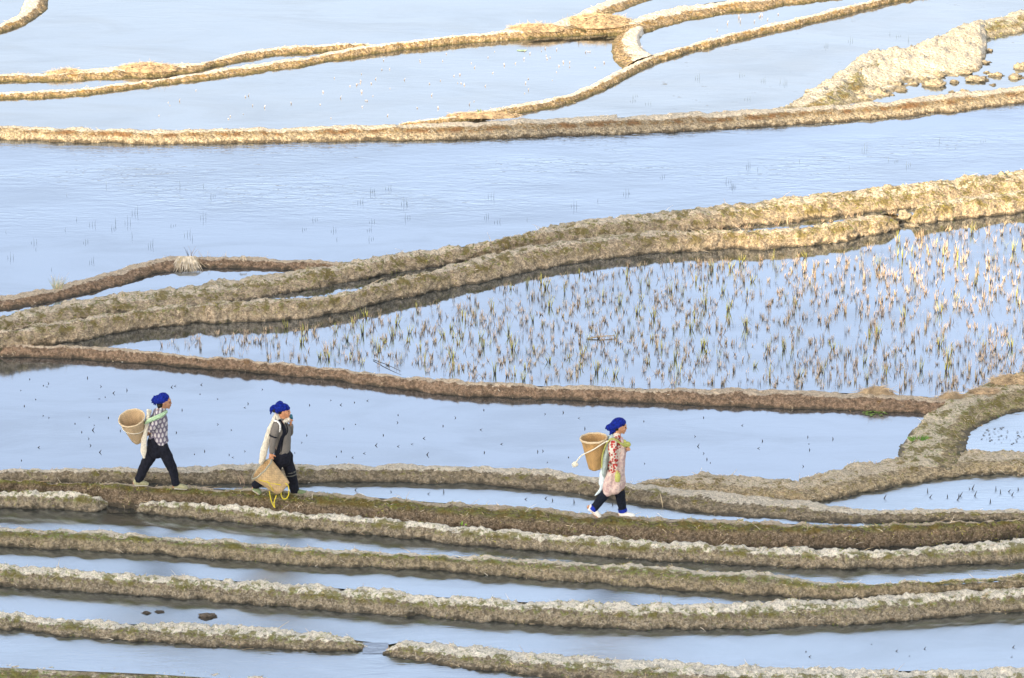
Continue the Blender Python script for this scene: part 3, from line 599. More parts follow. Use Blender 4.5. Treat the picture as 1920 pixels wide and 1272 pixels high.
WICK2 = mat_wicker('golden_wicker', (0.60, 0.41, 0.21), (0.36, 0.22, 0.09))
WICK3 = mat_wicker('amber_wicker', (0.50, 0.30, 0.12), (0.28, 0.16, 0.055))
RIM = plain('bamboo_rim', (0.62, 0.48, 0.30), 0.6, 0.2, 80); RIM2 = plain('grey_bamboo_rim', (0.36, 0.33, 0.24), 0.7, 0.25, 80)

def basket(label, bot, top, rb, rt, mat, rimmat, rimr=0.011, flare=0.0, loc=(0, 0, 0), ribs=18):
    """tall tapering pack basket, open at the top, with a woven wall, a floor and a bound rim"""
    root = empty('pack_basket', loc); tag(root, label, 'basket', 'pack baskets of the walkers')
    bot, top = Vector(bot), Vector(top); ax = (top-bot); L = ax.length; ax.normalize()
    u = ax.cross(Vector((0, 1, 0))).normalized(); v = ax.cross(u).normalized()
    N = 64; K = 18; V = []; F = []; UV = []
    def prof(t): return rb+(rt-rb)*(t**0.95) + flare*max(0, (t-0.8)/0.2)**2
    def addwall(th, rev):
        o = len(V)
        for k in range(K+1):
            t = k/K; r = prof(t)-th
            for i in range(N):
                a = 2*math.pi*i/N; e = 1+0.012*math.sin(3*a+t*2)+0.006*math.sin(ribs*a)*(1-t*.3)
                # squarish towards the base, round at the rim
                sq = 1+0.10*(1-t)*(math.cos(4*a+0.6))
                V.append(bot+ax*(L*t)+(u*math.cos(a)+v*math.sin(a))*r*e*sq)
        for k in range(K):
            for i in range(N):
                q = (o+k*N+i, o+k*N+(i+1) % N, o+(k+1)*N+(i+1) % N, o+(k+1)*N+i); uvq = [(i/N, k/K), ((i+1)/N, k/K), ((i+1)/N, (k+1)/K), (i/N, (k+1)/K)]
                if rev: q = q[::-1]; uvq = uvq[::-1]
                F.append(q); UV.extend(uvq)
        return o
    a0 = addwall(0, False); a1 = addwall(0.008, True)
    for o, rev in ((a0, True), (a1, False)):
        c = len(V); V.append(bot+ax*(0.0 if o == a0 else 0.008))
        for i in range(N):
            q = (c, o+i, o+(i+1) % N); uvq = [(0.5, 0), (i/N, 0.3), ((i+1)/N, 0.3)]
            if rev: q = q[::-1]; uvq = uvq[::-1]
            F.append(q); UV.extend(uvq)
    for i in range(N):
        F.append((a0+K*N+i, a0+K*N+(i+1) % N, a1+K*N+(i+1) % N, a1+K*N+i)); UV.extend([(0, 1)]*4)
    me = mesh('wicker_body', V, F); l = me.uv_layers.new(name='weave'); l.data.foreach_set('uv', [c for p in UV for c in p])
    link('wicker_body', me, mat, root)
    bm = bmesh.new(); r = prof(1.0); pts = [top+(u*math.cos(a)+v*math.sin(a))*r for a in [2*math.pi*i/24 for i in range(25)]]
    # rim as a torus
    M4 = Matrix((( *u, 0), (*v, 0), (*ax, 0), (0, 0, 0, 1))).transposed(); M4.translation = top
    rings = []
    for i in range(48):
        a = 2*math.pi*i/48; c = u*math.cos(a)+v*math.sin(a); rings.append([bm.verts.new(top+c*(r+rimr*math.cos(b))+ax*(rimr*1.5*math.sin(b)+0.003*math.sin(a*9))) for b in [2*math.pi*k/8 for k in range(8)]])
    for i in range(48):
        for k in range(8): bm.faces.new((rings[i][k], rings[(i+1) % 48][k], rings[(i+1) % 48][(k+1) % 8], rings[i][(k+1) % 8]))
    finish('rim', bm, rimmat, root, 0)
    return root, bot, top, ax, u, v, prof, L
def hoop(name, bk, t, r, mat, off=0.006, tilt=0.0, squash=1.0):
    root, bot, top, ax, u, v, prof, L = bk; bm = bmesh.new(); rings = []; n = 48
    for i in range(n):
        a = 2*math.pi*i/n; tt = t+tilt*math.cos(a); R_ = prof(tt)*(1+0.05*(1-tt))+off; c = u*math.cos(a)+v*math.sin(a)
        rings.append([bm.verts.new(bot+ax*(L*tt+r*math.sin(b))+c*(R_+r*math.cos(b))) for b in [2*math.pi*k/6 for k in range(6)]])
    for i in range(n):
        for k in range(6): bm.faces.new((rings[i][k], rings[(i+1) % n][k], rings[(i+1) % n][(k+1) % 6], rings[i][(k+1) % 6]))
    return finish(name, bm, mat, root, 0)

KS = 5.53; PXM = 128.0
def frame(src0, gpx, z0):
    """local frame of a walker: zoomed survey coordinates (X right, Y down) + depth y -> metres"""
    P0 = bp(src0[0]+gpx[0]/KS, src0[1]+gpx[1]/KS, z0); s = FPX/(P0-CAM).length*KS
    def q(X, Y, y=0.0):
        return Vector(((X-gpx[0])/s, y, (gpx[1]-Y)/(s*cp) - y*sp/cp))
    return P0, q

def head(bm, c, s=1.0, pitch=0.0, r=(0.088, 0.070, 0.108)):
    """skull, brow, nose, lips, chin and ears, facing +x"""
    rot = Matrix.Rotation(pitch, 3, 'Y'); c = Vector(c)
    def p(x, y, z): return c+rot@Vector((x*s, y*s, z*s))
    ball(bm, c, tuple(k*s for k in r), rot, 20)
    ball(bm, p(0.030, 0, -0.045), (0.058*s, 0.052*s, 0.058*s), rot)          # jaw
    ball(bm, p(0.066, 0, -0.088), (0.022*s, 0.026*s, 0.020*s), rot)          # chin
    ball(bm, p(0.070, 0, 0.032), (0.022*s, 0.055*s, 0.014*s), rot)           # brow
    tube(bm, [p(0.084, 0, 0.018), p(0.093, 0, -0.006), p(0.098, 0, -0.020)], [0.008*s, 0.009*s, 0.010*s], 8, [0.007*s, 0.011*s, 0.016*s])
    ball(bm, p(0.087, 0, -0.050), (0.012*s, 0.024*s, 0.007*s), rot); ball(bm, p(0.085, 0, -0.062), (0.011*s, 0.020*s, 0.007*s), rot)
    for sd in (-1, 1):
        ball(bm, p(-0.005, sd*0.072, -0.008), (0.020*s, 0.010*s, 0.032*s), rot); ball(bm, p(0.052, sd*0.040, -0.022), (0.028*s, 0.020*s, 0.024*s), rot)
    return p
def face(p, parent, s=1.0):
    for sd in (-1, 1):
        b = bmesh.new(); ball(b, p(0.078, sd*0.030, 0.008), (0.010*s, 0.014*s, 0.006*s)); finish('eye', b, EYE, parent, 0)
    b = bmesh.new(); ball(b, p(0.093, 0, -0.056), (0.007*s, 0.021*s, 0.006*s)); finish('mouth', b, LIP, parent, 0)
def foot(bm, heel, toe, s=1.0):
    h, t = Vector(heel), Vector(toe); m_ = h.lerp(t, 0.5)
    tube(bm, [h+Vector((0.02, 0, 0.035)), m_+Vector((0, 0, 0.03)), t+Vector((-0.03, 0, 0.02))], [0.034*s, 0.030*s, 0.019*s], 12, [0.032*s, 0.038*s, 0.038*s])
def shoe(parent, heel, toe, mat, sole=SOLE, h=0.042):
    hh, t = Vector(heel), Vector(toe); bm = bmesh.new(); d = (t-hh).normalized(); up = Vector((0, 1, 0)).cross(d)*-1
    if up.z < 0: up = -up
    L = (t-hh).length
    tube(bm, [hh+d*0.035+up*0.045, hh+d*L*0.45+up*0.042, hh+d*L*0.75+up*0.033, t-d*0.028+up*0.027], [0.043, 0.041, 0.031, 0.022], 14, [0.037, 0.043, 0.048, 0.040])
    ball(bm, hh+d*0.045+up*0.075, (0.042, 0.036, 0.03))
    o = finish('shoe', bm, mat, parent, 0.006, 3)
    bm = bmesh.new(); tube(bm, [hh+d*0.03+up*0.009, hh+d*L*0.5+up*0.008, t-d*0.03+up*0.010], [0.010, 0.010, 0.010], 12, [0.036, 0.042, 0.042]); finish('sole', bm, sole, o, 0)
    return o

bpy.context.window.scene = TMP
# ---- walker at left: paisley blouse, basket on her back
P0, q = frame((200, 710), (560, 1128), 0.68); G1 = P0
p1 = empty('person', P0); tag(p1, 'walker furthest left, in a white and purple patterned blouse and black trousers', 'person', 'women walking in file along the bank')
bm = bmesh.new(); hp = head(bm, q(622, 238), 1.0, R(6))
tube(bm, [q(585, 345), q(595, 300), q(604, 265)], [0.060, 0.050, 0.048], 12)
tube(bm, [q(572, 350), q(556, 430), q(550, 530), q(540, 640), q(530, 720)], [0.075, 0.10, 0.10, 0.10, 0.10], 14, [0.14, 0.14, 0.12, 0.14, 0.13])
tube(bm, [q(590, 720, -.07), q(672, 885, -.08), q(722, 1095, -.08)], [0.075, 0.05, 0.034], 12)
tube(bm, [q(500, 730, .07), q(430, 880, .07), q(325, 1065, .07)], [0.075, 0.05, 0.034], 12)
foot(bm, q(690, 1138, -.08), q(845, 1142, -.08)); foot(bm, q(275, 1104, .07), q(435, 1108, .07))
for sd in (-1, 1):
    tube(bm, [q(560, 372, sd*.15), q(500, 500, sd*.19), q(452, 548, sd*.06-.06)], [0.042, 0.036, 0.024], 10)
hand(bm, q(455, 548, -.09), (-0.5, 0.8, -0.3), (0.2, 0.2, -1), 1, 0.95); hand(bm, q(455, 552, -.02), (-0.4, -0.8, -0.2), (0.2, -.2, 1), -1, 0.95)
finish('body', bm, SKIN3, p1, 0.0075, 2)
face(hp, p1)
bm = bmesh.new(); tube(bm, [q(592, 268), q(560, 280), q(575, 262)], [0.045, 0.04, 0.03], 12, [0.062, 0.058, 0.05]); ball(bm, q(598, 240), (0.075, 0.075, 0.06)); finish('hair', bm, HAIR, p1, 0.007, 2, 0.002, 60)
bm = bmesh.new(); ball(bm, q(598, 212), (0.103, 0.088, 0.080), Matrix.Rotation(R(-14), 3, 'Y')); ball(bm, q(610, 190), (0.088, 0.080, 0.065), Matrix.Rotation(R(10), 3, 'Y')); ball(bm, q(545, 225), (0.055, 0.060, 0.055))
for a, b in (((520, 215), (490, 250)), ((525, 235), (505, 268)), ((515, 200), (486, 225)), ((530, 245), (524, 272)), ((548, 190), (512, 180))):
    tube(bm, [q(550, 215), q(*a), q(*b)], [0.035, 0.020, 0.009], 8)
ball(bm, q(572, 212), (0.09, 0.078, 0.066))
finish('headscarf', bm, BLUE, p1, 0.0065, 2, 0.006, 34)
bm = bmesh.new()
tube(bm, [q(590, 322), q(570, 360), q(556, 430), q(553, 510), q(556, 590), q(575, 660)], [0.062, 0.105, 0.135, 0.138, 0.132, 0.085], 18, [0.075, 0.150, 0.165, 0.155, 0.165, 0.160])
tube(bm, [q(590, 665), q(590, 640)], [0.075, 0.09], 14, [0.15, 0.155])
tube(bm, [q(470, 590), q(520, 560)], [0.03, 0.06], 14, [0.13, 0.14])
for sd in (-1, 1):
    tube(bm, [q(568, 365, sd*.12), q(540, 430, sd*.185), q(500, 505, sd*.20), q(462, 535, sd*.10-.03)], [0.065, 0.063, 0.055, 0.040], 12)
sh = finish('blouse', bm, PAISLEY, p1, 0.010, 3, 0.008, 16)
bm = bmesh.new()
tube(bm, [q(520, 590), q(525, 660), q(530, 745)], [0.10, 0.135, 0.12], 16, [0.14, 0.165, 0.15])
tube(bm, [q(580, 700, -.07), q(632, 800, -.085), q(672, 890, -.085), q(700, 985, -.08), q(722, 1085, -.08)], [0.105, 0.088, 0.080, 0.066, 0.062], 14, [0.10, 0.088, 0.080, 0.066, 0.058])
tube(bm, [q(500, 710, .06), q(458, 810, .075), q(400, 900, .075), q(362, 990, .07), q(328, 1052, .07)], [0.110, 0.090, 0.080, 0.068, 0.064], 14, [0.10, 0.088, 0.080, 0.066, 0.058])
finish('trousers', bm, BLACKC, p1, 0.010, 3, 0.011, 13)
shoe(p1, q(688, 1140, -.08), q(852, 1146, -.08), SHOE1); shoe(p1, q(270, 1106, .07), q(440, 1112, .07), SHOE1)

b1 = basket('tilted open basket on the back of the leftmost walker, its inside showing', q(338, 640, -0.02)+P0, q(286, 408, -0.17)+P0, 0.085, 0.195, WICK1, RIM, 0.010)
b1[0].location = (0, 0, 0)
hoop('binding', b1, 0.62, 0.006, ROPE, 0.006, 0.10)
for pts in ([(415, 470, -.16), (330, 555, -.235), (250, 552, -.20), (205, 512, -.16)],):
    rope('rope', [q(*a)+P0 for a in pts], 0.008, ROPE, b1[0])
gs = bmesh.new(); tube(gs, [q(*a)+P0 for a in ((430, 460, -.20), (470, 432, -.235), (545, 400, -.235), (605, 372, -.19), (634, 345, -.12))], [.018, .030, .037, .034, .024], 10, .014); finish('carrying_strap', gs, GREENC, b1[0], 0)
strap('carrying_strap', [q(*a)+P0 for a in ((405, 470, -.12), (470, 432, -.23), (545, 405, -.245), (600, 378, -.20), (635, 345, -.12), (640, 345, 0.0), (600, 335, .12), (500, 400, .20), (420, 440, .05))], 0.030, 0.010, GREENC, b1[0],
      ws=[0.02, 0.026, 0.028, 0.028, 0.026, 0.026, 0.026, 0.02, 0.02])
for pts, wd in (([(455, 325, -.15), (452, 420, -.17), (430, 540, -.17), (408, 640, -.16), (400, 740, -.14), (402, 815, -.13)], [.020, .028, .030, .040, .045, .02]),
                ([(470, 330, -.08), (425, 480, -.12), (395, 620, -.12), (392, 760, -.12)], [.03, .03, .03, .03])):
    bm = bmesh.new(); tube(bm, [q(*a) for a in pts], wd, 10, [0.018]*len(pts)); finish('cloth_sash', bm, CREAM, p1, 0, wrinkle=0.006, wscale=20)

# ---- middle walker: grey cardigan, basket in her hand
P0, q = frame((440, 730), (450, 1090), 0.68)
p2 = empty('person', P0); tag(p2, 'middle walker of the three in a grey cardigan and cream neck scarf, one hand raised', 'person', 'women walking in file along the bank')
bm = bmesh.new(); hp = head(bm, q(520, 225), 1.0, R(2))
tube(bm, [q(490, 330), q(500, 290), q(505, 250)], [0.060, 0.050, 0.048], 12)
tube(bm, [q(485, 345), q(490, 430), q(495, 530), q(500, 640), q(505, 700)], [0.075, 0.10, 0.10, 0.10, 0.10], 14, [0.14, 0.14, 0.12, 0.14, 0.13])
tube(bm, [q(545, 700, .07), q(585, 870, .08), q(625, 1060, .08)], [0.075, 0.05, 0.034], 12)
tube(bm, [q(480, 700, -.07), q(370, 870, -.06), q(225, 1000, -.05)], [0.075, 0.05, 0.034], 12)
foot(bm, q(600, 1092, .08), q(750, 1090, .08)); foot(bm, q(190, 1040, -.05), q(262, 1090, -.05))
tube(bm, [q(445, 370, -.16), q(415, 510, -.21), q(398, 655, -.21)], [0.042, 0.036, 0.023], 10)
hand(bm, q(397, 655, -.21), (-0.12, 0, -1), (0.3, 1, 0), 1, 1.0, 1.0)
tube(bm, [q(520, 370, .15), q(575, 455, .20), q(590, 368, .05)], [0.042, 0.036, 0.023], 10)
hand(bm, q(592, 362, .03), (0.12, -0.25, 1), (-0.6, -1, 0.1), -1, 0.95, 1.0)
finish('body', bm, SKIN2, p2, 0.0075, 2)
face(hp, p2)
bm = bmesh.new(); ball(bm, q(500, 215), (0.082, 0.076, 0.070)); tube(bm, [q(535, 215, 0), q(520, 240, 0)], [0.03, 0.02], 10, [0.070, 0.070]); ball(bm, q(428, 215), (0.04, 0.035, 0.04)); finish('hair', bm, HAIR, p2, 0.007, 2, 0.002, 60)
bm = bmesh.new(); ball(bm, q(502, 190), (0.110, 0.088, 0.068), Matrix.Rotation(R(-8), 3, 'Y')); ball(bm, q(482, 160), (0.066, 0.072, 0.055)); ball(bm, q(462, 215), (0.050, 0.065, 0.050)); ball(bm, q(545, 190), (0.062, 0.074, 0.034), Matrix.Rotation(R(14), 3, 'Y'))
for a, b in (((400, 195), (388, 255)), ((405, 180), (378, 225)), ((400, 210), (396, 240)), ((480, 130), (484, 118))):
    tube(bm, [q(450, 180), q(*a), q(*b)], [0.040, 0.024, 0.009], 8)
finish('headscarf', bm, BLUE, p2, 0.0065, 2, 0.006, 34)
bm = bmesh.new()
tube(bm, [q(495, 318), q(488, 360), q(500, 430), q(508, 520), q(510, 600), q(508, 655)], [0.060, 0.105, 0.130, 0.122, 0.112, 0.105], 18, [0.075, 0.150, 0.160, 0.145, 0.155, 0.155])
tube(bm, [q(455, 368, -.14), q(430, 440, -.195), q(412, 520, -.215), q(402, 600, -.215), q(399, 642, -.21)], [0.070, 0.066, 0.055, 0.046, 0.042], 12)
tube(bm, [q(520, 370, .13), q(560, 430, .20), q(575, 450, .19), q(588, 400, .09), q(590, 375, .05)], [0.065, 0.060, 0.055, 0.042, 0.036], 12)
cd = finish('cardigan', bm, KNIT, p2, 0.010, 3, 0.006, 15)
# dark bands of the cardigan: front edging, chest stripe, sleeve stripe
strap('dark_band', [q(*a) for a in ((470, 318, -.09), (505, 370, -.150), (528, 440, -.158), (505, 500, -.155), (478, 580, -.160), (466, 650, -.158))], 0.018, 0.006, BLACKC, cd, ws=[.008]*6)
bm = bmesh.new(); tube(bm, [q(*a) for a in ((480, 318, -.09), (515, 380, -.145), (530, 440, -.150), (500, 505, -.150), (472, 600, -.155), (462, 655, -.152))], [.022, .028, .030, .024, .026, .026], 10, [.014]*6); finish('dark_band', bm, BLACKC, cd, 0)
bm = bmesh.new(); tube(bm, [q(*a) for a in ((540, 345, -.12), (562, 400, -.118), (556, 450, -.122), (520, 500, -.142), (492, 640, -.150))], [.008]*5, 10, [.014]*5); finish('dark_band', bm, BLACKC, cd, 0)
bm = bmesh.new(); tube(bm, [q(420, 473, -.207), q(414, 488, -.21)], [0.064, 0.062], 14, [0.064, 0.062], False); finish('dark_band', bm, BLACKC, cd, 0)
bm = bmesh.new()
tube(bm, [q(505, 610), q(505, 660), q(508, 720)], [0.11, 0.125, 0.115], 16, [0.14, 0.165, 0.15])
tube(bm, [q(535, 690, .06), q(562, 800, .075), q(588, 880, .08), q(605, 970, .08), q(625, 1062, .08)], [0.105, 0.090, 0.082, 0.070, 0.066], 14, [0.10, 0.088, 0.080, 0.066, 0.058])
tube(bm, [q(485, 690, -.06), q(430, 800, -.065), q(360, 870, -.06), q(290, 935, -.05), q(220, 995, -.05)], [0.105, 0.090, 0.080, 0.072, 0.066], 14, [0.10, 0.088, 0.080, 0.066, 0.058])
tr = finish('trousers', bm, BLACKC, p2, 0.010, 3, 0.011, 13)
bm = bmesh.new(); tube(bm, [q(578, 842, .08), q(580, 856, .08)], [0.088, 0.088], 14, [0.088, 0.088], False); tube(bm, [q(586, 876, .08), q(588, 888, .08)], [0.086, 0.086], 14, [0.086, 0.086], False); finish('knee_band', bm, plain('grey_stripe', (0.10, 0.10, 0.09)), tr, 0)
shoe(p2, q(598, 1096, .08), q(755, 1094, .08), SHOE2); shoe(p2, q(172, 1040, -.05), q(272, 1098, -.05), SHOE2)
bm = bmesh.new(); tube(bm, [q(452, 262), q(470, 305), q(520, 328), q(570, 305)], [0.034, 0.044, 0.040, 0.030], 14, [0.08, 0.095, 0.085, 0.05]); finish('neck_scarf', bm, CREAM, p2, 0.007, 3, 0.007, 24)
bm = bmesh.new(); tube(bm, [q(440, 250, -.02), q(412, 330, -.03), q(375, 420, -.05), q(345, 530, -.07), (q(310, 650, -.08)), q(285, 765, -.08)], [0.014, 0.030, 0.038, 0.048, 0.055, 0.038], 12, [0.05, 0.06, 0.05, 0.04, 0.03, 0.02]); finish('cloth_sash', bm, CREAM, p2, 0.006, 1, 0.008, 18)
bm = bmesh.new(); tube(bm, [q(430, 322, -.15), q(462, 330, -.185), q(486, 365, -.20), q(488, 400, -.20), q(480, 432, -.19)], [0.013]*5, 10, [0.020]*5); finish('shoulder_strap', bm, plain('white_webbing', (0.74, 0.72, 0.68)), p2, 0)
# the teal thing in her raised hand
bm = bmesh.new(); c = q(597, 285, 0.0); bmesh.ops.create_cube(bm, size=1, matrix=Matrix.Translation(c) @ Matrix.Rotation(R(-8), 4, 'Y') @ Matrix.Diagonal((0.046, 0.022, 0.082, 1)))
bmesh.ops.bevel(bm, geom=bm.edges[:], offset=0.007, segments=3, affect='EDGES')
ph = finish('mobile_phone', bm, TEAL, None, 0); ph.location = P0; tag(ph, 'small teal mobile phone held up to the mouth of the middle walker', 'phone')
b2 = basket('golden basket with yellow cords carried by its rim in the middle walker\'s hand', q(508, 1022, -.24)+P0, q(296, 818, -.24)+P0, 0.125, 0.205, WICK2, RIM2, 0.009)
S0 = lambda *a: [q(*x)+P0 for x in a]
for pts in (S0((318, 875, -.43), (365, 960, -.41), (412, 1045, -.37)), S0((275, 935, -.42), (380, 962, -.41), (490, 985, -.38)),
            S0((372, 1055, -.33), (382, 1120, -.33), (400, 1180, -.33), (425, 1222, -.33), (418, 1170, -.33), (442, 1095, -.33)),
            S0((540, 970, -.32), (568, 1000, -.34), (572, 1070, -.34), (552, 1120, -.34), (515, 1130, -.34), (492, 1090, -.34), (498, 1050, -.33))):
    rope('yellow_cord', pts, 0.0075, YROPE, b2[0])

# ---- walker at right: pink apron, upright basket
P0, q = frame((1050, 760), (540, 1166), 0.68)
p3 = empty('person', P0); tag(p3, 'walker furthest right, pink apron over a red floral blouse, white shoes', 'person', 'women walking in file along the bank')
bm = bmesh.new(); hp = head(bm, q(617, 215), 1.0, R(10))
tube(bm, [q(575, 335), q(588, 290), q(600, 250)], [0.060, 0.050, 0.046], 12)
tube(bm, [q(565, 345), q(570, 430), q(570, 530), q(560, 640), q(560, 720)], [0.075, 0.10, 0.10, 0.10, 0.10], 14, [0.14, 0.14, 0.12, 0.14, 0.13])
tube(bm, [q(585, 730, .06), q(615, 900, .07), q(655, 1110, .07)], [0.075, 0.05, 0.034], 12)
tube(bm, [q(545, 730, -.06), q(470, 910, -.06), q(335, 1085, -.05)], [0.075, 0.05, 0.034], 12)
foot(bm, q(610, 1158, .07), q(775, 1158, .07)); foot(bm, q(285, 1078, -.05), q(408, 1168, -.05))
tube(bm, [q(545, 385, -.16), q(545, 530, -.21), q(565, 655, -.20)], [0.042, 0.036, 0.023], 10)
hand(bm, q(568, 655, -.20), (0.3, 0, -1), (0.8, 0.6, 0.2), 1, 0.95, 1.0)
tube(bm, [q(590, 380, .15), q(660, 455, .17), q(690, 440, .02)], [0.042, 0.034, 0.023], 10)
hand(bm, q(690, 440, .02), (0.3, -0.8, 0.35), (-0.5, 0.1, -0.5), -1, 0.95, 1.0)
finish('body', bm, SKIN, p3, 0.0075, 2)
face(hp, p3)
bm = bmesh.new(); ball(bm, q(595, 215), (0.082, 0.077, 0.075)); ball(bm, q(640, 190), (0.050, 0.068, 0.028), Matrix.Rotation(R(12), 3, 'Y')); finish('hair', bm, HAIR, p3, 0.007, 2, 0.002, 60)
bm = bmesh.new(); ball(bm, q(592, 185), (0.112, 0.092, 0.086), Matrix.Rotation(R(-26), 3, 'Y')); ball(bm, q(618, 168), (0.088, 0.082, 0.062), Matrix.Rotation(R(12), 3, 'Y')); ball(bm, q(535, 215), (0.070, 0.070, 0.055), Matrix.Rotation(R(-40), 3, 'Y'))
for a, b in (((495, 220), (468, 240)), ((510, 240), (488, 250)), ((535, 260), (515, 300)), ((560, 250), (530, 285))):
    tube(bm, [q(560, 200), q(*a), q(*b)], [0.060, 0.034, 0.012], 10, [0.07, 0.05, 0.02])
finish('headscarf', bm, BLUE, p3, 0.0065, 2, 0.005, 26)
bm = bmesh.new()
tube(bm, [q(585, 302), q(572, 350), q(572, 420), q(572, 500), q(568, 570), q(560, 640)], [0.060, 0.105, 0.120, 0.115, 0.115, 0.115], 18, [0.075, 0.148, 0.155, 0.140, 0.150, 0.15])
tube(bm, [q(545, 375, -.14), q(538, 440, -.195), q(545, 520, -.215), q(555, 590, -.21), q(566, 645, -.20)], [0.072, 0.068, 0.056, 0.046, 0.040], 12)
tube(bm, [q(590, 370, .13), q(640, 440, .185), q(665, 455, .16), q(688, 440, .05)], [0.065, 0.060, 0.052, 0.038], 12)
finish('blouse', bm, FLORAL, p3, 0.010, 3, 0.007, 15)
bm = bmesh.new()
tube(bm, [q(622, 360), q(630, 430), q(622, 520), q(596, 600), q(582, 700), q(570, 780), q(560, 830)], [0.055, 0.068, 0.078, 0.108, 0.122, 0.128, 0.130], 18, [0.10, 0.125, 0.135, 0.155, 0.165, 0.168, 0.165])
tube(bm, [q(520, 720, -.05), q(505, 800, -.065), q(490, 885, -.065)], [0.10, 0.105, 0.080], 14, [0.11, 0.11, 0.09])
tube(bm, [q(600, 720, .05), q(618, 790, .06), q(622, 825, .06)], [0.10, 0.090, 0.070], 14, [0.11, 0.11, 0.10])
finish('apron', bm, APRON, p3, 0.010, 3, 0.011, 11)
bm = bmesh.new()
tube(bm, [q(575, 730, .05), q(602, 830, .065), q(615, 900, .07), q(632, 990, .07), q(648, 1070, .07)], [0.105, 0.082, 0.078, 0.068, 0.062], 14, [0.10, 0.085, 0.078, 0.066, 0.058])
tube(bm, [q(540, 730, -.05), q(500, 840, -.062), q(460, 915, -.06), q(405, 995, -.055), q(355, 1062, -.05)], [0.105, 0.080, 0.078, 0.068, 0.060], 14, [0.10, 0.085, 0.078, 0.066, 0.058])
tr = finish('trousers', bm, NAVY, p3, 0.010, 3, 0.008, 13)
bm = bmesh.new(); tube(bm, [q(606, 852, .067), q(609, 872, .068)], [0.086, 0.084], 16, None, False); finish('knee_band', bm, BROWNB, tr, 0); bm = bmesh.new(); tube(bm, [q(490, 876, -.062), q(478, 895, -.061)], [0.084, 0.084], 16, None, False); finish('knee_band', bm, BROWNB, tr, 0)
bm = bmesh.new(); tube(bm, [q(645, 1072, .07), q(650, 1092, .07), q(653, 1106, .07)], [0.066, 0.066, 0.064], 16, [.062]*3, False); finish('cuff', bm, STRIPEB, tr, 0); bm = bmesh.new(); tube(bm, [q(362, 1052, -.05), q(347, 1068, -.05), q(336, 1082, -.05)], [0.064, 0.064, 0.060], 16, [.060]*3, False); finish('cuff', bm, STRIPEB, tr, 0)
shoe(p3, q(606, 1162, .07), q(785, 1162, .07), SHOEW, SHOEW); shoe(p3, q(272, 1070, -.05), q(418, 1172, -.05), SHOEW, SHOEW)
# cloth hanging behind her, and the sash to the ground side
bm = bmesh.new(); tube(bm, [q(545, 320, 0), q(500, 380, 0), q(478, 470, -.01), q(462, 560, -.02), q(450, 660, -.03), q(452, 740, -.03)], [0.045, 0.060, 0.055, 0.055, 0.048, 0.03], 16, [0.10, 0.155, 0.16, 0.15, 0.13, 0.09]); finish('shawl', bm, GREYC, p3, 0.008, 3, 0.014, 14)
bm = bmesh.new(); tube(bm, [q(440, 650, -.09), q(438, 720, -.10), q(430, 800, -.10), q(425, 850, -.09), q(395, 900, -.09), (q(362, 930, -.09))], [0.028, 0.042, 0.040, 0.026, 0.018, 0.010], 12, [0.04, 0.04, 0.03, 0.02, 0.015, 0.01]); finish('cloth_sash', bm, PALEB, p3, 0, wrinkle=0.008, wscale=18)
b3 = basket('upright amber basket on the back of the rightmost walker, trailing a knotted rope', q(362, 655, -0.04)+P0, q(345, 338, -0.04)+P0, 0.085, 0.185, WICK3, RIM, 0.012, 0.012)
S0 = lambda *a: [q(*x)+P0 for x in a]
rope('rope', S0((545, 352, -.17), (500, 360, -.20), (440, 388, -.22), (340, 452, -.24), (245, 500, -.16), (205, 530, -.12), (170, 575, -.12), (155, 600, -.12)), 0.010, ROPE, b3[0])
bm = bmesh.new(); ball(bm, q(155, 605, -.12)+P0, (0.046, 0.040, 0.036), Matrix.Rotation(R(20), 3, 'Y'))
for k in range(9):
    a = k*0.7; tube(bm, [q(155, 605, -.12)+P0, q(145+25*math.cos(a), 615+24*math.sin(a), -.12+.03*math.sin(k))+P0], [0.016, 0.008], 6)
finish('rope_knot', bm, ROPE, b3[0], 0.006, 1, 0.005, 50)
strap('carrying_strap', S0((430, 640, -.12), (435, 520, -.14), (470, 400, -.19), (520, 345, -.20), (570, 350, -.19), (620, 388, -.16), (665, 405, -.10), (700, 400, -.02)), 0.02, 0.012, YELC, b3[0], ws=[.012, .012, .014, .018, .024, .028, .030, .030])
bm = bmesh.new(); ball(bm, q(690, 405, -.02)+P0, (0.052, 0.05, 0.045)); ball(bm, q(650, 405, -.06)+P0, (0.05, 0.045, 0.036)); ball(bm, q(660, 372, -.04)+P0, (0.035, 0.03, 0.03)); finish('strap_knot', bm, YELC, b3[0], 0.006, 2, 0.010, 30)
bm = bmesh.new(); tube(bm, [q(590, 700, -.235), q(592, 735, -.235), q(590, 775, -.235)], [0.034, 0.044, 0.040], 14, [0.02, 0.032, 0.028]); tube(bm, [q(585, 675, -.22), q(588, 700, -.232)], [0.012, 0.02], 8)
pc = finish('cloth_pouch', bm, YELC, None, 0.006, 2, 0.004, 30); pc.location = P0; tag(pc, 'small olive yellow cloth pouch dangling from the lowered hand of the rightmost walker', 'pouch')
bpy.context.window.scene = SC; bpy.data.scenes.remove(TMP)
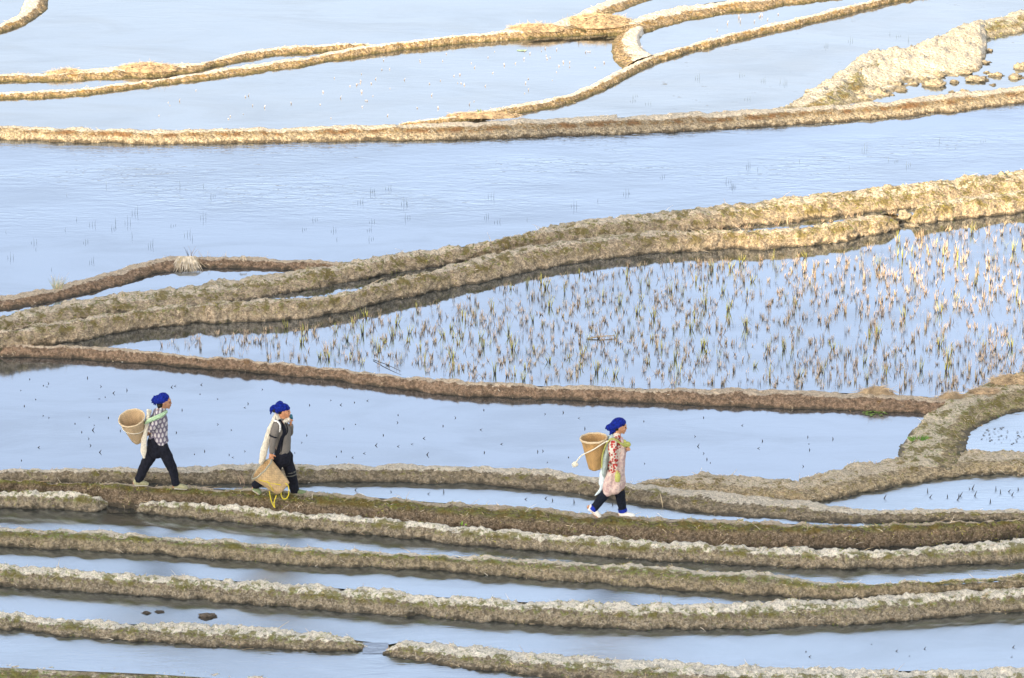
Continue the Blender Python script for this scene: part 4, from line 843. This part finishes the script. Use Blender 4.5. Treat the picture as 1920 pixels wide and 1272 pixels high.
#PART3
# ---------------------------------------------------------------- plants and small things
def surfmat(name, col, var=0.3, rough=0.8):
    t = NT(name); oi = t.n('ObjectInfo'); n = t.noise(t.pos(), 9, 2)
    t.princ(t.mix(t.ramp(n, 0.3, 0.7), tuple(x*(1-var) for x in col), tuple(min(1, x*(1+var)) for x in col)), rough, None); return t.m
STRAW = surfmat('dry_straw', (0.52, 0.41, 0.26)); STRAWP = surfmat('bleached_straw', (0.52, 0.37, 0.26)); HEAPM = surfmat('heaped_straw', (0.30, 0.215, 0.13), 0.6); YG = surfmat('yellow_green_stalk', (0.42, 0.40, 0.07)); DARK = surfmat('wet_dark_stalk', (0.035, 0.03, 0.028)); BRN = surfmat('brown_stalk', (0.26, 0.16, 0.08))
GRN = surfmat('green_blade', (0.13, 0.20, 0.035)); WHT = surfmat('white_straw', (0.60, 0.52, 0.40)); STRAWD = surfmat('weathered_straw', (0.42, 0.31, 0.19))
class Blades:
    def __init__(s): s.v, s.f, s.m = [], [], []
    def blade(s, p, d, L, w, mats=(0, 0), bend=0.0, seg=3, split=1, hx=1.0):
        """a tapering leaf or stalk from p along d; mats = (lower, upper) slots"""
        d = Vector(d); d = Vector((d.x*hx, d.y*hx, d.z)); L = L*(1 if hx == 1 else 1); d = d.normalized() if hx == 1 else d; p = Vector(p); a = Vector((1, 0, 0)) if hx < 1 else d.cross(Vector((0, 0.94, -0.34)));
        a = a.normalized() if a.length > 0.05 else Vector((1, 0, 0)); b = Vector((a.x, a.y, 0)); o = len(s.v); c = Vector((random.uniform(-1, 1)*hx, random.uniform(-1, 1)*hx, -0.6))*bend
        for k in range(seg+1):
            t = k/seg; q = p + d*(L*t) + c*(L*t*t); ww = w*(1-0.75*t)*0.5; s.v += [q-a*ww, q+a*ww]
        for k in range(seg): s.f.append((o+2*k, o+2*k+1, o+2*k+3, o+2*k+2)); s.m.append(mats[0] if k < split else mats[1])
    def mesh(s, name, mats):
        me = mesh(name, s.v, s.f, False)
        for x in mats: me.materials.append(x)
        me.polygons.foreach_set('material_index', s.m); return me
def inside(pt, poly_):
    x, y = pt; r = False; j = len(poly_)-1
    for i in range(len(poly_)):
        a, b = poly_[i], poly_[j]
        if (a[1] > y) != (b[1] > y) and x < (b[0]-a[0])*(y-a[1])/(b[1]-a[1])+a[0]: r = not r
        j = i
    return r

# -- cut rice standing in the flooded field
SM = [DARK, STRAWP, STRAW, YG, BRN]
def clump(seed, kind):
    """a hill of cut rice: unit height (scaled per copy), real-width stalks"""
    random.seed(seed); B = Blades(); n = {'pale': 7, 'straw': 8, 'green': 9, 'sparse': 3}[kind]; H = 0.15
    for i in range(n):
        a = random.uniform(0, 6.28); r = random.uniform(0, 0.03); L = random.uniform(0.5, 1.0)*(1.2 if kind == 'green' else 1)
        up = {'pale': random.choice((1, 1, 2, 4)), 'straw': random.choice((2, 2, 1, 4)), 'green': random.choice((3, 3, 2)), 'sparse': random.choice((1, 2, 0))}[kind]
        B.blade((r*math.cos(a), r*math.sin(a), -0.15), (math.cos(a)*0.12+random.choice((.06, .12, .4))*random.uniform(-1, 1), math.sin(a)*0.15, 1), L+0.15, random.uniform(0.008, 0.014), (0 if random.random() < 0.6 else (4 if random.random() < .5 else up), up), random.uniform(0, 0.3), 4, 2 if random.random() < 0.35 else 1, hx=H)
    for i in range(random.choice((0, 1, 2)) if kind != 'green' else 0):     # broken wet leaves lying on the water
        a = random.uniform(0, 6.28); B.blade((0, 0, random.uniform(0.02, 0.3)), (math.cos(a), math.sin(a), random.uniform(-0.1, 0.7)), random.uniform(0.2, 0.55), 0.010, (0, 0 if random.random() < .6 else 1), 0.4, hx=H)
    return B.mesh('rice_stubble', SM)
VAR = [clump(i, k) for i, k in enumerate(['pale', 'pale', 'straw', 'straw', 'sparse', 'green', 'pale', 'straw', 'sparse', 'green', 'pale', 'sparse'])]
GI = [5, 9]; NG = [i for i in range(12) if i not in GI]
FIELD = [(250, 648), (330, 634), (450, 621), (600, 609), (720, 590), (830, 566), (960, 534), (1100, 508), (1250, 492), (1450, 487), (1560, 482), (1640, 465), (1730, 440), (1920, 412), (2200, 360), (2200, 690), (1900, 705), (1780, 738), (1550, 729), (1200, 722), (900, 711), (640, 684), (400, 667)]
random.seed(11); pts = []; cell = {}
tries = 0
while len(pts) < 2500 and tries < 90000:
    tries += 1; x = random.uniform(240, 2200); y = random.uniform(365, 740)
    if not inside((x, y), FIELD): continue
    d = 0.55+0.75*max(0, min(1, 0.5+1.3*mn.noise(Vector((x/90, y/38, 5))))) 
    if x < 420: d *= 0.5
    # furrows where little stands
    fy = y + 0.06*x
    if 700 < fy < 716 and x > 1300: d *= 0.25
    if random.random() > d: continue
    k = (int(x/14), int(y/7))
    if any((abs(x-a) < 7 and abs(y-b) < 4.5) for dx in (-1, 0, 1) for dy in (-1, 0, 1) for a, b in cell.get((k[0]+dx, k[1]+dy), ())): continue
    cell.setdefault(k, []).append((x, y)); g = random.random() < (0.13 if x < 1500 else 0.06)
    h = random.uniform(0.075, 0.18)*(1.35 if g else 1)*(1.15 if x > 1500 else 1)
    pts.append((x, y, h, random.choice(GI if g else NG), random.uniform(0, 6.28)))
inframe = [p for p in pts if 5 < p[0] < 1915]; inframe.sort(key=lambda p: -p[2]*(1+(p[1]-400)/4000)); own = inframe[:300]; rest = [p for p in pts if p not in set(own)]
for (x, y, h, vi, rz) in own:
    o = link('rice_stubble', VAR[vi]); o.location = bp(x, y, Z['p9']); o.rotation_euler = (0, 0, rz); o.scale = (1.0, 1.0, h)
    kd = 'yellow green' if vi in GI else ('sparse thin' if vi in (4, 8, 11) else ('straw coloured' if vi in (2, 3, 7) else 'pale pinkish'))
    wh = 'left narrow end' if x < 800 else ('middle' if x < 1350 else 'right side')
    tag(o, f'{kd} clump of cut rice stubble in the {wh} of the flooded field', 'stubble', 'stubble clumps in the flooded field')
V, F, MI = [], [], []
for (x, y, h, vi, rz) in rest:
    me = VAR[vi]; M4 = Matrix.Translation(bp(x, y, Z['p9'])) @ Matrix.Rotation(rz, 4, 'Z') @ Matrix.Diagonal((1, 1, h, 1)); o = len(V)
    V += [M4@v.co for v in me.vertices]; F += [tuple(i+o for i in p.vertices) for p in me.polygons]; MI += [p.material_index for p in me.polygons]
me = mesh('short_stubble', V, F, False); [me.materials.append(m) for m in SM]; me.polygons.foreach_set('material_index', MI)
tag(link('short_stubble', me), 'mass of shorter cut rice stubble filling the flooded field', 'stubble', kind='stuff')

# -- dry stalks in the narrow channel between the mossy banks
random.seed(5)
for i in range(34):
    x = random.uniform(1335, 1690); t = (x-1335)/355; y = 428-30*t+random.uniform(-4, 6)+(6*math.sin(t*3))
    o = link('dry_stalk_clump', VAR[random.choice([0, 1, 2, 6, 10])]); o.location = bp(x, y-2, Z['p10']); h = random.uniform(.06, .13); o.scale = (1, 1, h); o.rotation_euler = (0, 0, random.uniform(0, 6))
    tag(o, 'dry stalk clump in the narrow channel between the two mossy banks', 'dry stalks', 'dry stalks in the narrow channel')

# -- lone stems in the open pools
def stem(seed, kind):
    random.seed(seed); B = Blades(); H = 0.09
    if kind == 'dark':
        for i in range(1):
            s_ = random.choice((-1, 1)); B.blade((0.03*i, 0, -0.1), (random.choice((.05, .15, .4, .9))*s_, 0, 1), random.uniform(.5, 1), random.uniform(.014, .024), (0, 0), 0.05, hx=H)
    elif kind == 'white':
        for i in range(2): B.blade((0.010*i, 0, -0.1), (random.uniform(-.3, .3), 0, 1), random.uniform(.5, 1.0), 0.009, (1, 2), 0.1, 4, 2, hx=H)
    else:
        for i in range(random.choice((1, 2, 3))): B.blade((0.04*i, 0.02*i, -0.1), (random.uniform(-.15, .15), 0, 1), random.uniform(.5, 1.1), 0.007, (1, 1), 0.05, hx=H)
    return B.mesh('stem', [DARK, BRN if kind != 'thin' else THIN, WHT])
THIN = surfmat('grey_stem', (0.10, 0.13, 0.14))
DV = [stem(i, 'dark') for i in range(6)]; WV = [stem(20+i, 'white') for i in range(4)]; TV = [stem(30+i, 'thin') for i in range(5)]
def scatter(name, vs, n, region, z, hr, label, cat, group, seed, bias=None):
    random.seed(seed); k = 0
    while k < n:
        x = random.uniform(min(p[0] for p in region), max(p[0] for p in region)); y = random.uniform(min(p[1] for p in region), max(p[1] for p in region))
        if not inside((x, y), region) or (bias and random.random() > bias(x, y)): continue
        o = link(name, random.choice(vs)); o.location = bp(x, y, z); h = random.uniform(*hr); o.scale = (1, 1, h); o.rotation_euler = (0, 0, random.uniform(-.5, .5))
        tag(o, label, cat, group); k += 1
scatter('dark_stem', DV, 105, [(10, 690), (300, 705), (700, 745), (1000, 765), (1500, 785), (1690, 800), (1670, 850), (1500, 885), (1150, 875), (800, 860), (300, 860), (10, 870)], Z['p6'], (.025, .07),
        'dark stem poking out of the pool behind the walkers', 'plant stem', 'dark stems in the walkers pool', 3, lambda x, y: 1.0 if x < 700 else 0.5)
scatter('pale_stub', WV, 85, [(180, 190), (400, 165), (700, 115), (1100, 75), (1140, 120), (1060, 165), (900, 195), (700, 222), (300, 228), (180, 215)], Z['p13'], (.03, .075),
        'pale tipped stub in the enclosed pool at upper centre', 'plant stub', 'pale stubs in the upper centre pool', 4, lambda x, y: 1.0 if x > 600 else 0.4)
scatter('grey_stem', TV, 62, [(10, 330), (500, 330), (1000, 370), (1240, 330), (1900, 240), (1900, 290), (1300, 370), (1000, 415), (700, 470), (350, 465), (220, 480), (10, 535)], Z['p12'], (.06, .15),
        'thin grey stem in the wide rippled pool', 'plant stem', 'thin stems in the wide rippled pool', 6, lambda x, y: 1.0 if (y > 0.9*(560-0.1*x)-80) else 0.3)
scatter('dark_stem', DV, 16, [(1640, 935), (1800, 915), (1915, 915), (1915, 948), (1660, 948)], Z['p7'], (.06, .16), 'dark stem in the small pool at the right edge below the curving bank', 'plant stem', 'stems in the right edge pool', 7)
scatter('dark_stem', DV, 9, [(600, 915), (900, 922), (1100, 940), (1280, 964), (1240, 968), (1000, 944), (700, 925)], Z['p5'], (.04, .11), 'dark stem in the thin pool beside the rightmost walker', 'plant stem', 'stems in the thin pool', 8)
scatter('grey_stem', TV, 14, [(1080, 185), (1300, 130), (1500, 90), (1800, 40), (1850, 30), (1600, 110), (1480, 180), (1200, 205)], Z['p14'], (.05, .12), 'thin grey stem in the pale pool at upper right', 'plant stem', 'stems in the upper right pool', 9)
scatter('white_reed', WV, 10, [(1320, 45), (1480, 12), (1500, 25), (1340, 62)], Z['p17'], (.06, .13), 'white dry reed in the narrow pool at the top right', 'reed', 'white reeds in the narrow top pool', 10)
scatter('dark_stem', DV, 8, [(1480, 1210), (1900, 1195), (1900, 1235), (1500, 1235)], Z['p1'], (.02, .05), 'dark speck of stem in the lowest right pool', 'plant stem', 'stems in the lowest right pool', 12)

# -- grass and straw scattered over the banks
def bank_cover(keys, n, seed, mats, label, name, L, w, pick, upmin=0.0, wmul=1.0, clumpy=None, lie=0.8):
    B = Blades(); random.seed(seed)
    for V_, F_, m_, key in BANK_SURF:
        if key not in keys: continue
        k = int(n*keys[key]*len(F_)/15000); ncol = m_-1; nf = len(F_)
        for i in range(k):
            f = F_[random.randrange(nf)]; j = f[0] % m_
            if not (3 <= j <= 25): continue
            a, b, c, d = [Vector(V_[t]) for t in f]; u, v = random.random(), random.random(); p = a.lerp(b, u).lerp(d.lerp(c, u), v)
            if clumpy and mn.noise(Vector((p.x*2.3, p.y*5, p.z*5))) + 0.5*mn.noise(p*9) < clumpy: continue
            nr = (b-a).cross(d-a)
            if nr.length < 1e-9: continue
            nr.normalize(); nr = -nr if nr.z < 0 else nr
            if nr.z < upmin: continue
            tdir = Vector((random.uniform(-1, 1), random.uniform(-.6, .5), random.uniform(-.8, .6))); tdir -= nr*tdir.dot(nr)
            if tdir.length < 1e-3: continue
            tdir.normalize(); dd = tdir*lie + nr*random.uniform(0.1, 1.1-lie*0.5) + Vector((0, 0, 0.15))
            q = random.choice(pick); B.blade(p-nr*0.004, dd, random.uniform(*L), random.uniform(*w)*wmul, (q, q), 0.25, 2)
    o = link(name, B.mesh(name, mats)); tag(o, label, 'grass', kind='stuff'); return o
ALL = {k: 1.0 for k in DIKES}; ALL.update(d11=0.7, d15=0.7, d16=0.6, d8=0.7, d9=3.0, d10=1.6, d12=1.3, d14=1.3)
for k in ('d17', 'd18', 'd19', 'd21', 'd22', 'd25'): ALL[k] = 0.5
for k in ('d24b', 'd24a', 'd24d'): ALL[k] = 0.05
bank_cover(ALL, 1500, 1, [STRAW, STRAWD, WHT, BRN, DARK], 'dry straw litter lying on the earth banks', 'dry_grass', (0.025, 0.075), (0.005, 0.011), [0, 0, 0, 1, 1, 2, 3], clumpy=-0.05)
MS = dict(d1=1, d2=1, d3=1, d4=1, d5=1.6, d6a=1, d6b=1, d7=2.0, d9=0.5, d10=1.8, d12=1.1, d13=1.2, d14=1.2, d24a=0.5, d24c=1, d8=0.15)
bank_cover(MS, 2600, 2, [GRN, surfmat('olive_blade', (0.20, 0.185, 0.05)), YG, surfmat('dark_green_blade', (0.06, 0.085, 0.02))], 'short green grass and moss on the bank shoulders', 'green_grass', (0.018, 0.05), (0.006, 0.012), [0, 1, 1, 3, 1, 2], clumpy=0.12, lie=0.5)
EDG = dict(d4=1, d5=.6, d6b=.8, d7=1.2, d12=1, d14=.8, d2=.8, d3=.8, d9=1, d10=1)
bank_cover(EDG, 90, 3, [STRAW, WHT, STRAWD], 'longer loose straws caught on the banks', 'loose_straw', (0.10, 0.22), (0.006, 0.010), [0, 1, 2], lie=0.9)

# -- heaps and tufts of straw
def heap(label, cx, cy, wpx, hm, z, mat_i, seed, n=650, depth=0.35, cat='straw heap', grp=None):
    random.seed(seed); P = bp(cx, cy, z); s_ = FPX/(P-CAM).length; W = wpx/s_/2; B = Blades(); o0 = len(B.v)
    R_, K = 28, 9
    for k in range(K+1):
        for i in range(R_):
            a = 6.283*i/R_; r = 1-k/K; hh = 0.7*hm*(1-r*r)*(0.7+1.1*mn.noise(Vector((math.cos(a)*r*4+seed, math.sin(a)*r*3, 1)))) - 0.03*(r > 0.95)
            B.v.append(Vector((W*r*math.cos(a)*(1+.12*mn.noise(Vector((a, seed, 0)))), W*depth*r*math.sin(a), hh)))
    for k in range(K):
        for i in range(R_): B.f.append((k*R_+i, k*R_+(i+1) % R_, (k+1)*R_+(i+1) % R_, (k+1)*R_+i)); B.m.append(4 if mat_i != 3 else 3)
    for i in range(n):
        a = random.uniform(0, 6.283); r = math.sqrt(random.random())
        p = (W*r*math.cos(a), W*depth*r*math.sin(a), hm*(1-r*r)*0.9)
        B.blade(p, (random.uniform(-1, 1), random.uniform(-.8, .5), random.uniform(-.35, .3)), random.uniform(.06, .15)*(1.3 if z < 1.2 else 1), random.uniform(.005, .009), (3, random.choice([mat_i, 3, 0, 3, 3])), 0.3)
    o = link('straw_heap', B.mesh('straw_heap', [STRAW, STRAWP, WHT, STRAWD, HEAPM])); o.location = P; tag(o, label, cat, grp); return o
heap('long straw heap lying on the upper left double bank', 275, 128, 115, 0.10, 1.38, 1, 1)
heap('small tuft of straw on the upper bank at far left', 130, 134, 50, 0.05, 1.38, 1, 2, 160)
heap('tiny wisp of straw left of the small tuft on the far left upper bank', 103, 137, 30, 0.035, 1.38, 0, 3, 90)
heap('straw mound on the upper bank just left of the branching junction', 1005, 53, 105, 0.08, 1.38, 1, 4)
heap('big straw pile spread over the branching junction at top centre', 1120, 40, 130, 0.13, 1.40, 0, 5, 600, 0.6)
heap('flat straw spread along the start of the slender sweeping bank', 905, 216, 140, 0.05, 1.32, 1, 6, 300, 0.2)
heap('pointed straw heap on the right part of the long brown bank', 1645, 738, 66, 0.12, 0.90, 3, 7, 300)
heap('dark brown straw heap near the right end of the long brown bank', 1785, 744, 46, 0.08, 0.92, 3, 8, 200)
heap('straw heap at the right edge on top of the broad mossy bank', 1900, 714, 90, 0.10, 0.97, 0, 9, 420)
heap('pale low straw heap between the dark heap and the broad mossy bank', 1845, 733, 60, 0.04, 0.95, 1, 10, 160)
def fan(label, px, py, z, n, L, spread, mats, up, seed, name, cat, w=0.008, bx=0.10):
    random.seed(seed); P = on_bank(px, py, z) if up > 0 else bp(px, py, z); B = Blades()
    for i in range(n):
        t = random.uniform(-1, 1); q = random.choice(range(len(mats)))
        B.blade((t*bx, random.uniform(-.03, .03), -0.02 if up > 0 else 0.035), (t*spread+random.uniform(-.2, .2), -0.95 if up < 0 else random.uniform(-.2, .2), up*0.75 if up < 0 else up), random.uniform(*L), w, (q, q), 0.25, 4)
    o = link(name, B.mesh(name, mats)); o.location = P; tag(o, label, cat); return o
fan('bleached straw bundle draped down the bend of the arched bank at left', 350, 485, 1.20, 210, (.16, .32), 0.5, [WHT, surfmat('pale_bundle_straw', (0.74, 0.64, 0.50)), STRAW], -0.65, 1, 'straw_bundle', 'straw bundle', 0.010, 0.14)
fan('wispy green grey grass tuft standing on the arched bank at far left', 108, 541, 1.18, 60, (.15, .32), 0.30, [surfmat('grey_green_grass', (0.30, 0.33, 0.20)), STRAW], 1.0, 2, 'grass_tuft', 'grass tuft', 0.006, 0.06)
fan('thin dark sprigs rising above the bleached straw bundle', 357, 480, 1.18, 9, (.10, .22), 0.5, [DARK, BRN], 1.0, 3, 'dry_sprig', 'dry sprig', 0.006, 0.05)
fan('faint grey reeds on the top of the arched bank right of the straw bundle', 400, 482, 1.18, 12, (.08, .16), 0.3, [STRAWD], 1.0, 4, 'dry_reed', 'dry reed', 0.005, 0.22)
fan('dry straw wisp hanging on the crown of the arched bank', 456, 484, 1.20, 26, (.06, .12), 0.5, [WHT, STRAW], -0.7, 5, 'straw_wisp', 'straw wisp', 0.008, 0.03)
fan('small green sprout on the slender sweeping bank at upper centre', 899, 210, 1.33, 14, (.05, .10), 0.5, [GRN], 1.0, 6, 'green_sprout', 'sprout', 0.012, 0.03)
fan('bright green leafy weed on the pale topped bank left of centre', 870, 982, 0.59, 9, (.03, .06), 0.9, [surfmat('bright_leaf', (0.25, 0.50, 0.05))], 0.8, 7, 'green_weed', 'weed', 0.035, 0.03)
fan('green weed patch on the left side of the broad mossy bank', 1722, 825, 0.85, 80, (.05, .12), 0.8, [GRN, surfmat('mid_green_leaf', (0.12, 0.26, 0.05))], 0.8, 8, 'green_weed', 'weed', 0.014, 0.12)
fan('thin upright dry stalk on the greyish bank right of the rightmost walker', 1243, 950, 0.75, 2, (.24, .30), 0.02, [STRAW], 1.0, 9, 'dry_stalk', 'dry stalk', 0.010, 0.01)
fan('pair of pale upright straws on the greyish bank by the middle walker', 457, 905, 0.70, 5, (.13, .2), 0.1, [STRAWP], 1.0, 10, 'dry_stalk', 'dry stalk', 0.007, 0.05)

# -- mud clods
def clodmat(nm, c): return soil(nm, c, tuple(x*0.7 for x in c), -0.9, (0.1, 0.1, 0.04), 0.3, wet=tuple(x*0.3 for x in c), crumb=0.3)
CLOD = clodmat('dark_clod', (0.20, 0.16, 0.12)); CLODP = clodmat('pale_clod', (0.48, 0.40, 0.28))
def clod(label, px, py, z, wpx, hr, mat, seed, group=None):
    P = bp(px, py, z); W = wpx/(FPX/(P-CAM).length)/2; bm = bmesh.new(); bmesh.ops.create_icosphere(bm, subdivisions=4, radius=1)
    for v in bm.verts:
        k = 1+0.35*mn.noise(v.co*1.3+Vector((seed, 0, 0)))+0.18*mn.noise(v.co*3.5+Vector((seed, 9, 0)))-0.5*mn.voronoi(v.co*1.9+Vector((seed, 3, 3)))[0][0]+0.15*mn.voronoi(v.co*4.5)[0][0]
        v.co = Vector((v.co.x*W, v.co.y*W*0.75, v.co.z*W*hr))*k*1.1
    me = bpy.data.meshes.new('mud_clod'); bm.to_mesh(me); bm.free(); me.polygons.foreach_set('use_smooth', [True]*len(me.polygons))
    fattr(me, 'hh', [v.co.z for v in me.vertices]); fattr(me, 'cr', [0.6]*len(me.vertices))
    o = link('mud_clod', me, mat); o.location = P; tag(o, label, 'mud clod', group); return o
clod('largest dark mud clod in the lower left pool', 387, 1157, Z['p1'], 36, 0.35, CLOD, 1)
clod('dark mud clod in the lower left pool, left of the largest', 274, 1150, Z['p1'], 18, 0.35, CLOD, 2)
clod('small flat mud clod between the two others in the lower left pool', 300, 1148, Z['p1'], 20, 0.2, CLOD, 3)
clod('earth clod blocking the notch in the cracked bank at right', 1696, 411, Z['p9']+0.03, 34, 0.9, CLODP, 4)
clod('lower earth clod lying in the notch of the cracked bank', 1706, 424, Z['p9'], 34, 0.35, CLODP, 14)
random.seed(21)
for i, (x, y, w_) in enumerate([(1830, 150, 44), (1752, 160, 40), (1790, 155, 20), (1868, 142, 26), (1905, 146, 34), (1915, 128, 34), (1850, 137, 12), (1785, 174, 14), (1808, 172, 18), (1862, 160, 14), (1700, 150, 30), (1680, 160, 34), (1648, 175, 36), (1665, 178, 22), (1620, 186, 26), (1690, 170, 26),
                                (1714, 158, 22), (1640, 160, 30), (1610, 178, 20), (1730, 150, 24), (1760, 143, 26), (1812, 138, 26), (1846, 118, 28), (1852, 96, 24), (1841, 80, 20), (1825, 128, 24)]):
    clod('pale crumbled mud clod fallen beside the dug mud bank' if w_ >= 24 else 'tiny pale mud crumb in the shallow water by the dug mud bank', x, y, Z['p18'], w_, random.uniform(.3, .7), CLODP, 30+i, 'mud clods beside the dug bank' if w_ >= 24 else 'mud crumbs beside the dug bank')
# -- floating bits
def flat(name, label, cat, px, py, z, wpx, hpx, mat, seed, kind=None, holes=0.0, n=10):
    """many small flat floating leaves round one spot"""
    random.seed(seed); V, F = [], []
    for i in range(n):
        r = random.random(); a = random.uniform(0, 6.28); x, y = px+wpx/2*math.sqrt(r)*math.cos(a), py+hpx/2*math.sqrt(r)*math.sin(a); c = bp(x, y, z+0.004+0.0006*i/n*5)
        R2 = random.uniform(.005, .016) if n > 3 else wpx/110/2; o = len(V); k = 9
        for j in range(k):
            t = 6.283*j/k; q = R2*random.uniform(.6, 1.2); V.append(c+Vector((q*math.cos(t)*1.5, q*math.sin(t), random.uniform(0, .004))))
        F.append(tuple(range(o, o+k)))
    ob = link(name, mesh(name, V, F, False), mat); tag(ob, label, cat, kind=kind); return ob
ALG = surfmat('bright_algae', (0.17, 0.26, 0.05)); ALGP = surfmat('thin_algae', (0.42, 0.55, 0.38)); WEED = surfmat('brown_weed', (0.07, 0.05, 0.035))
flat('floating_algae', 'bright green algae floating under the right part of the long brown bank', 'algae', 1640, 775, Z['p6'], 46, 12, ALG, 1, 'stuff', n=90)
flat('floating_weed', 'brown weed floating in the pool at the right edge', 'weed', 1880, 818, Z['p8'], 100, 34, WEED, 2, 'stuff', n=55)
flat('floating_leaf', 'pale green leaf floating alone in the enclosed upper pool', 'leaf', 983, 95, Z['p13'], 14, 4, ALGP, 3, n=1)
def stick(label, a, b, z, r, mat):
    bm = bmesh.new(); A_, B_ = bp(*a, z), bp(*b, z); A_.z += .01; B_.z += .03; tube(bm, [A_, A_.lerp(B_, .5)+Vector((0, 0, .012)), B_], [r, r*.9, r*.5], 8)
    o = finish('stick', bm, mat, None, 0); tag(o, label, 'stick')
stick('grey stick floating among the stubble near the middle of the field', (1102, 636), (1152, 633), Z['p9'], 0.012, STRAWD)
stick('long thin stalk leaning into the stubble field from the long brown bank', (700, 676), (752, 700), Z['p9'], 0.006, DARK)
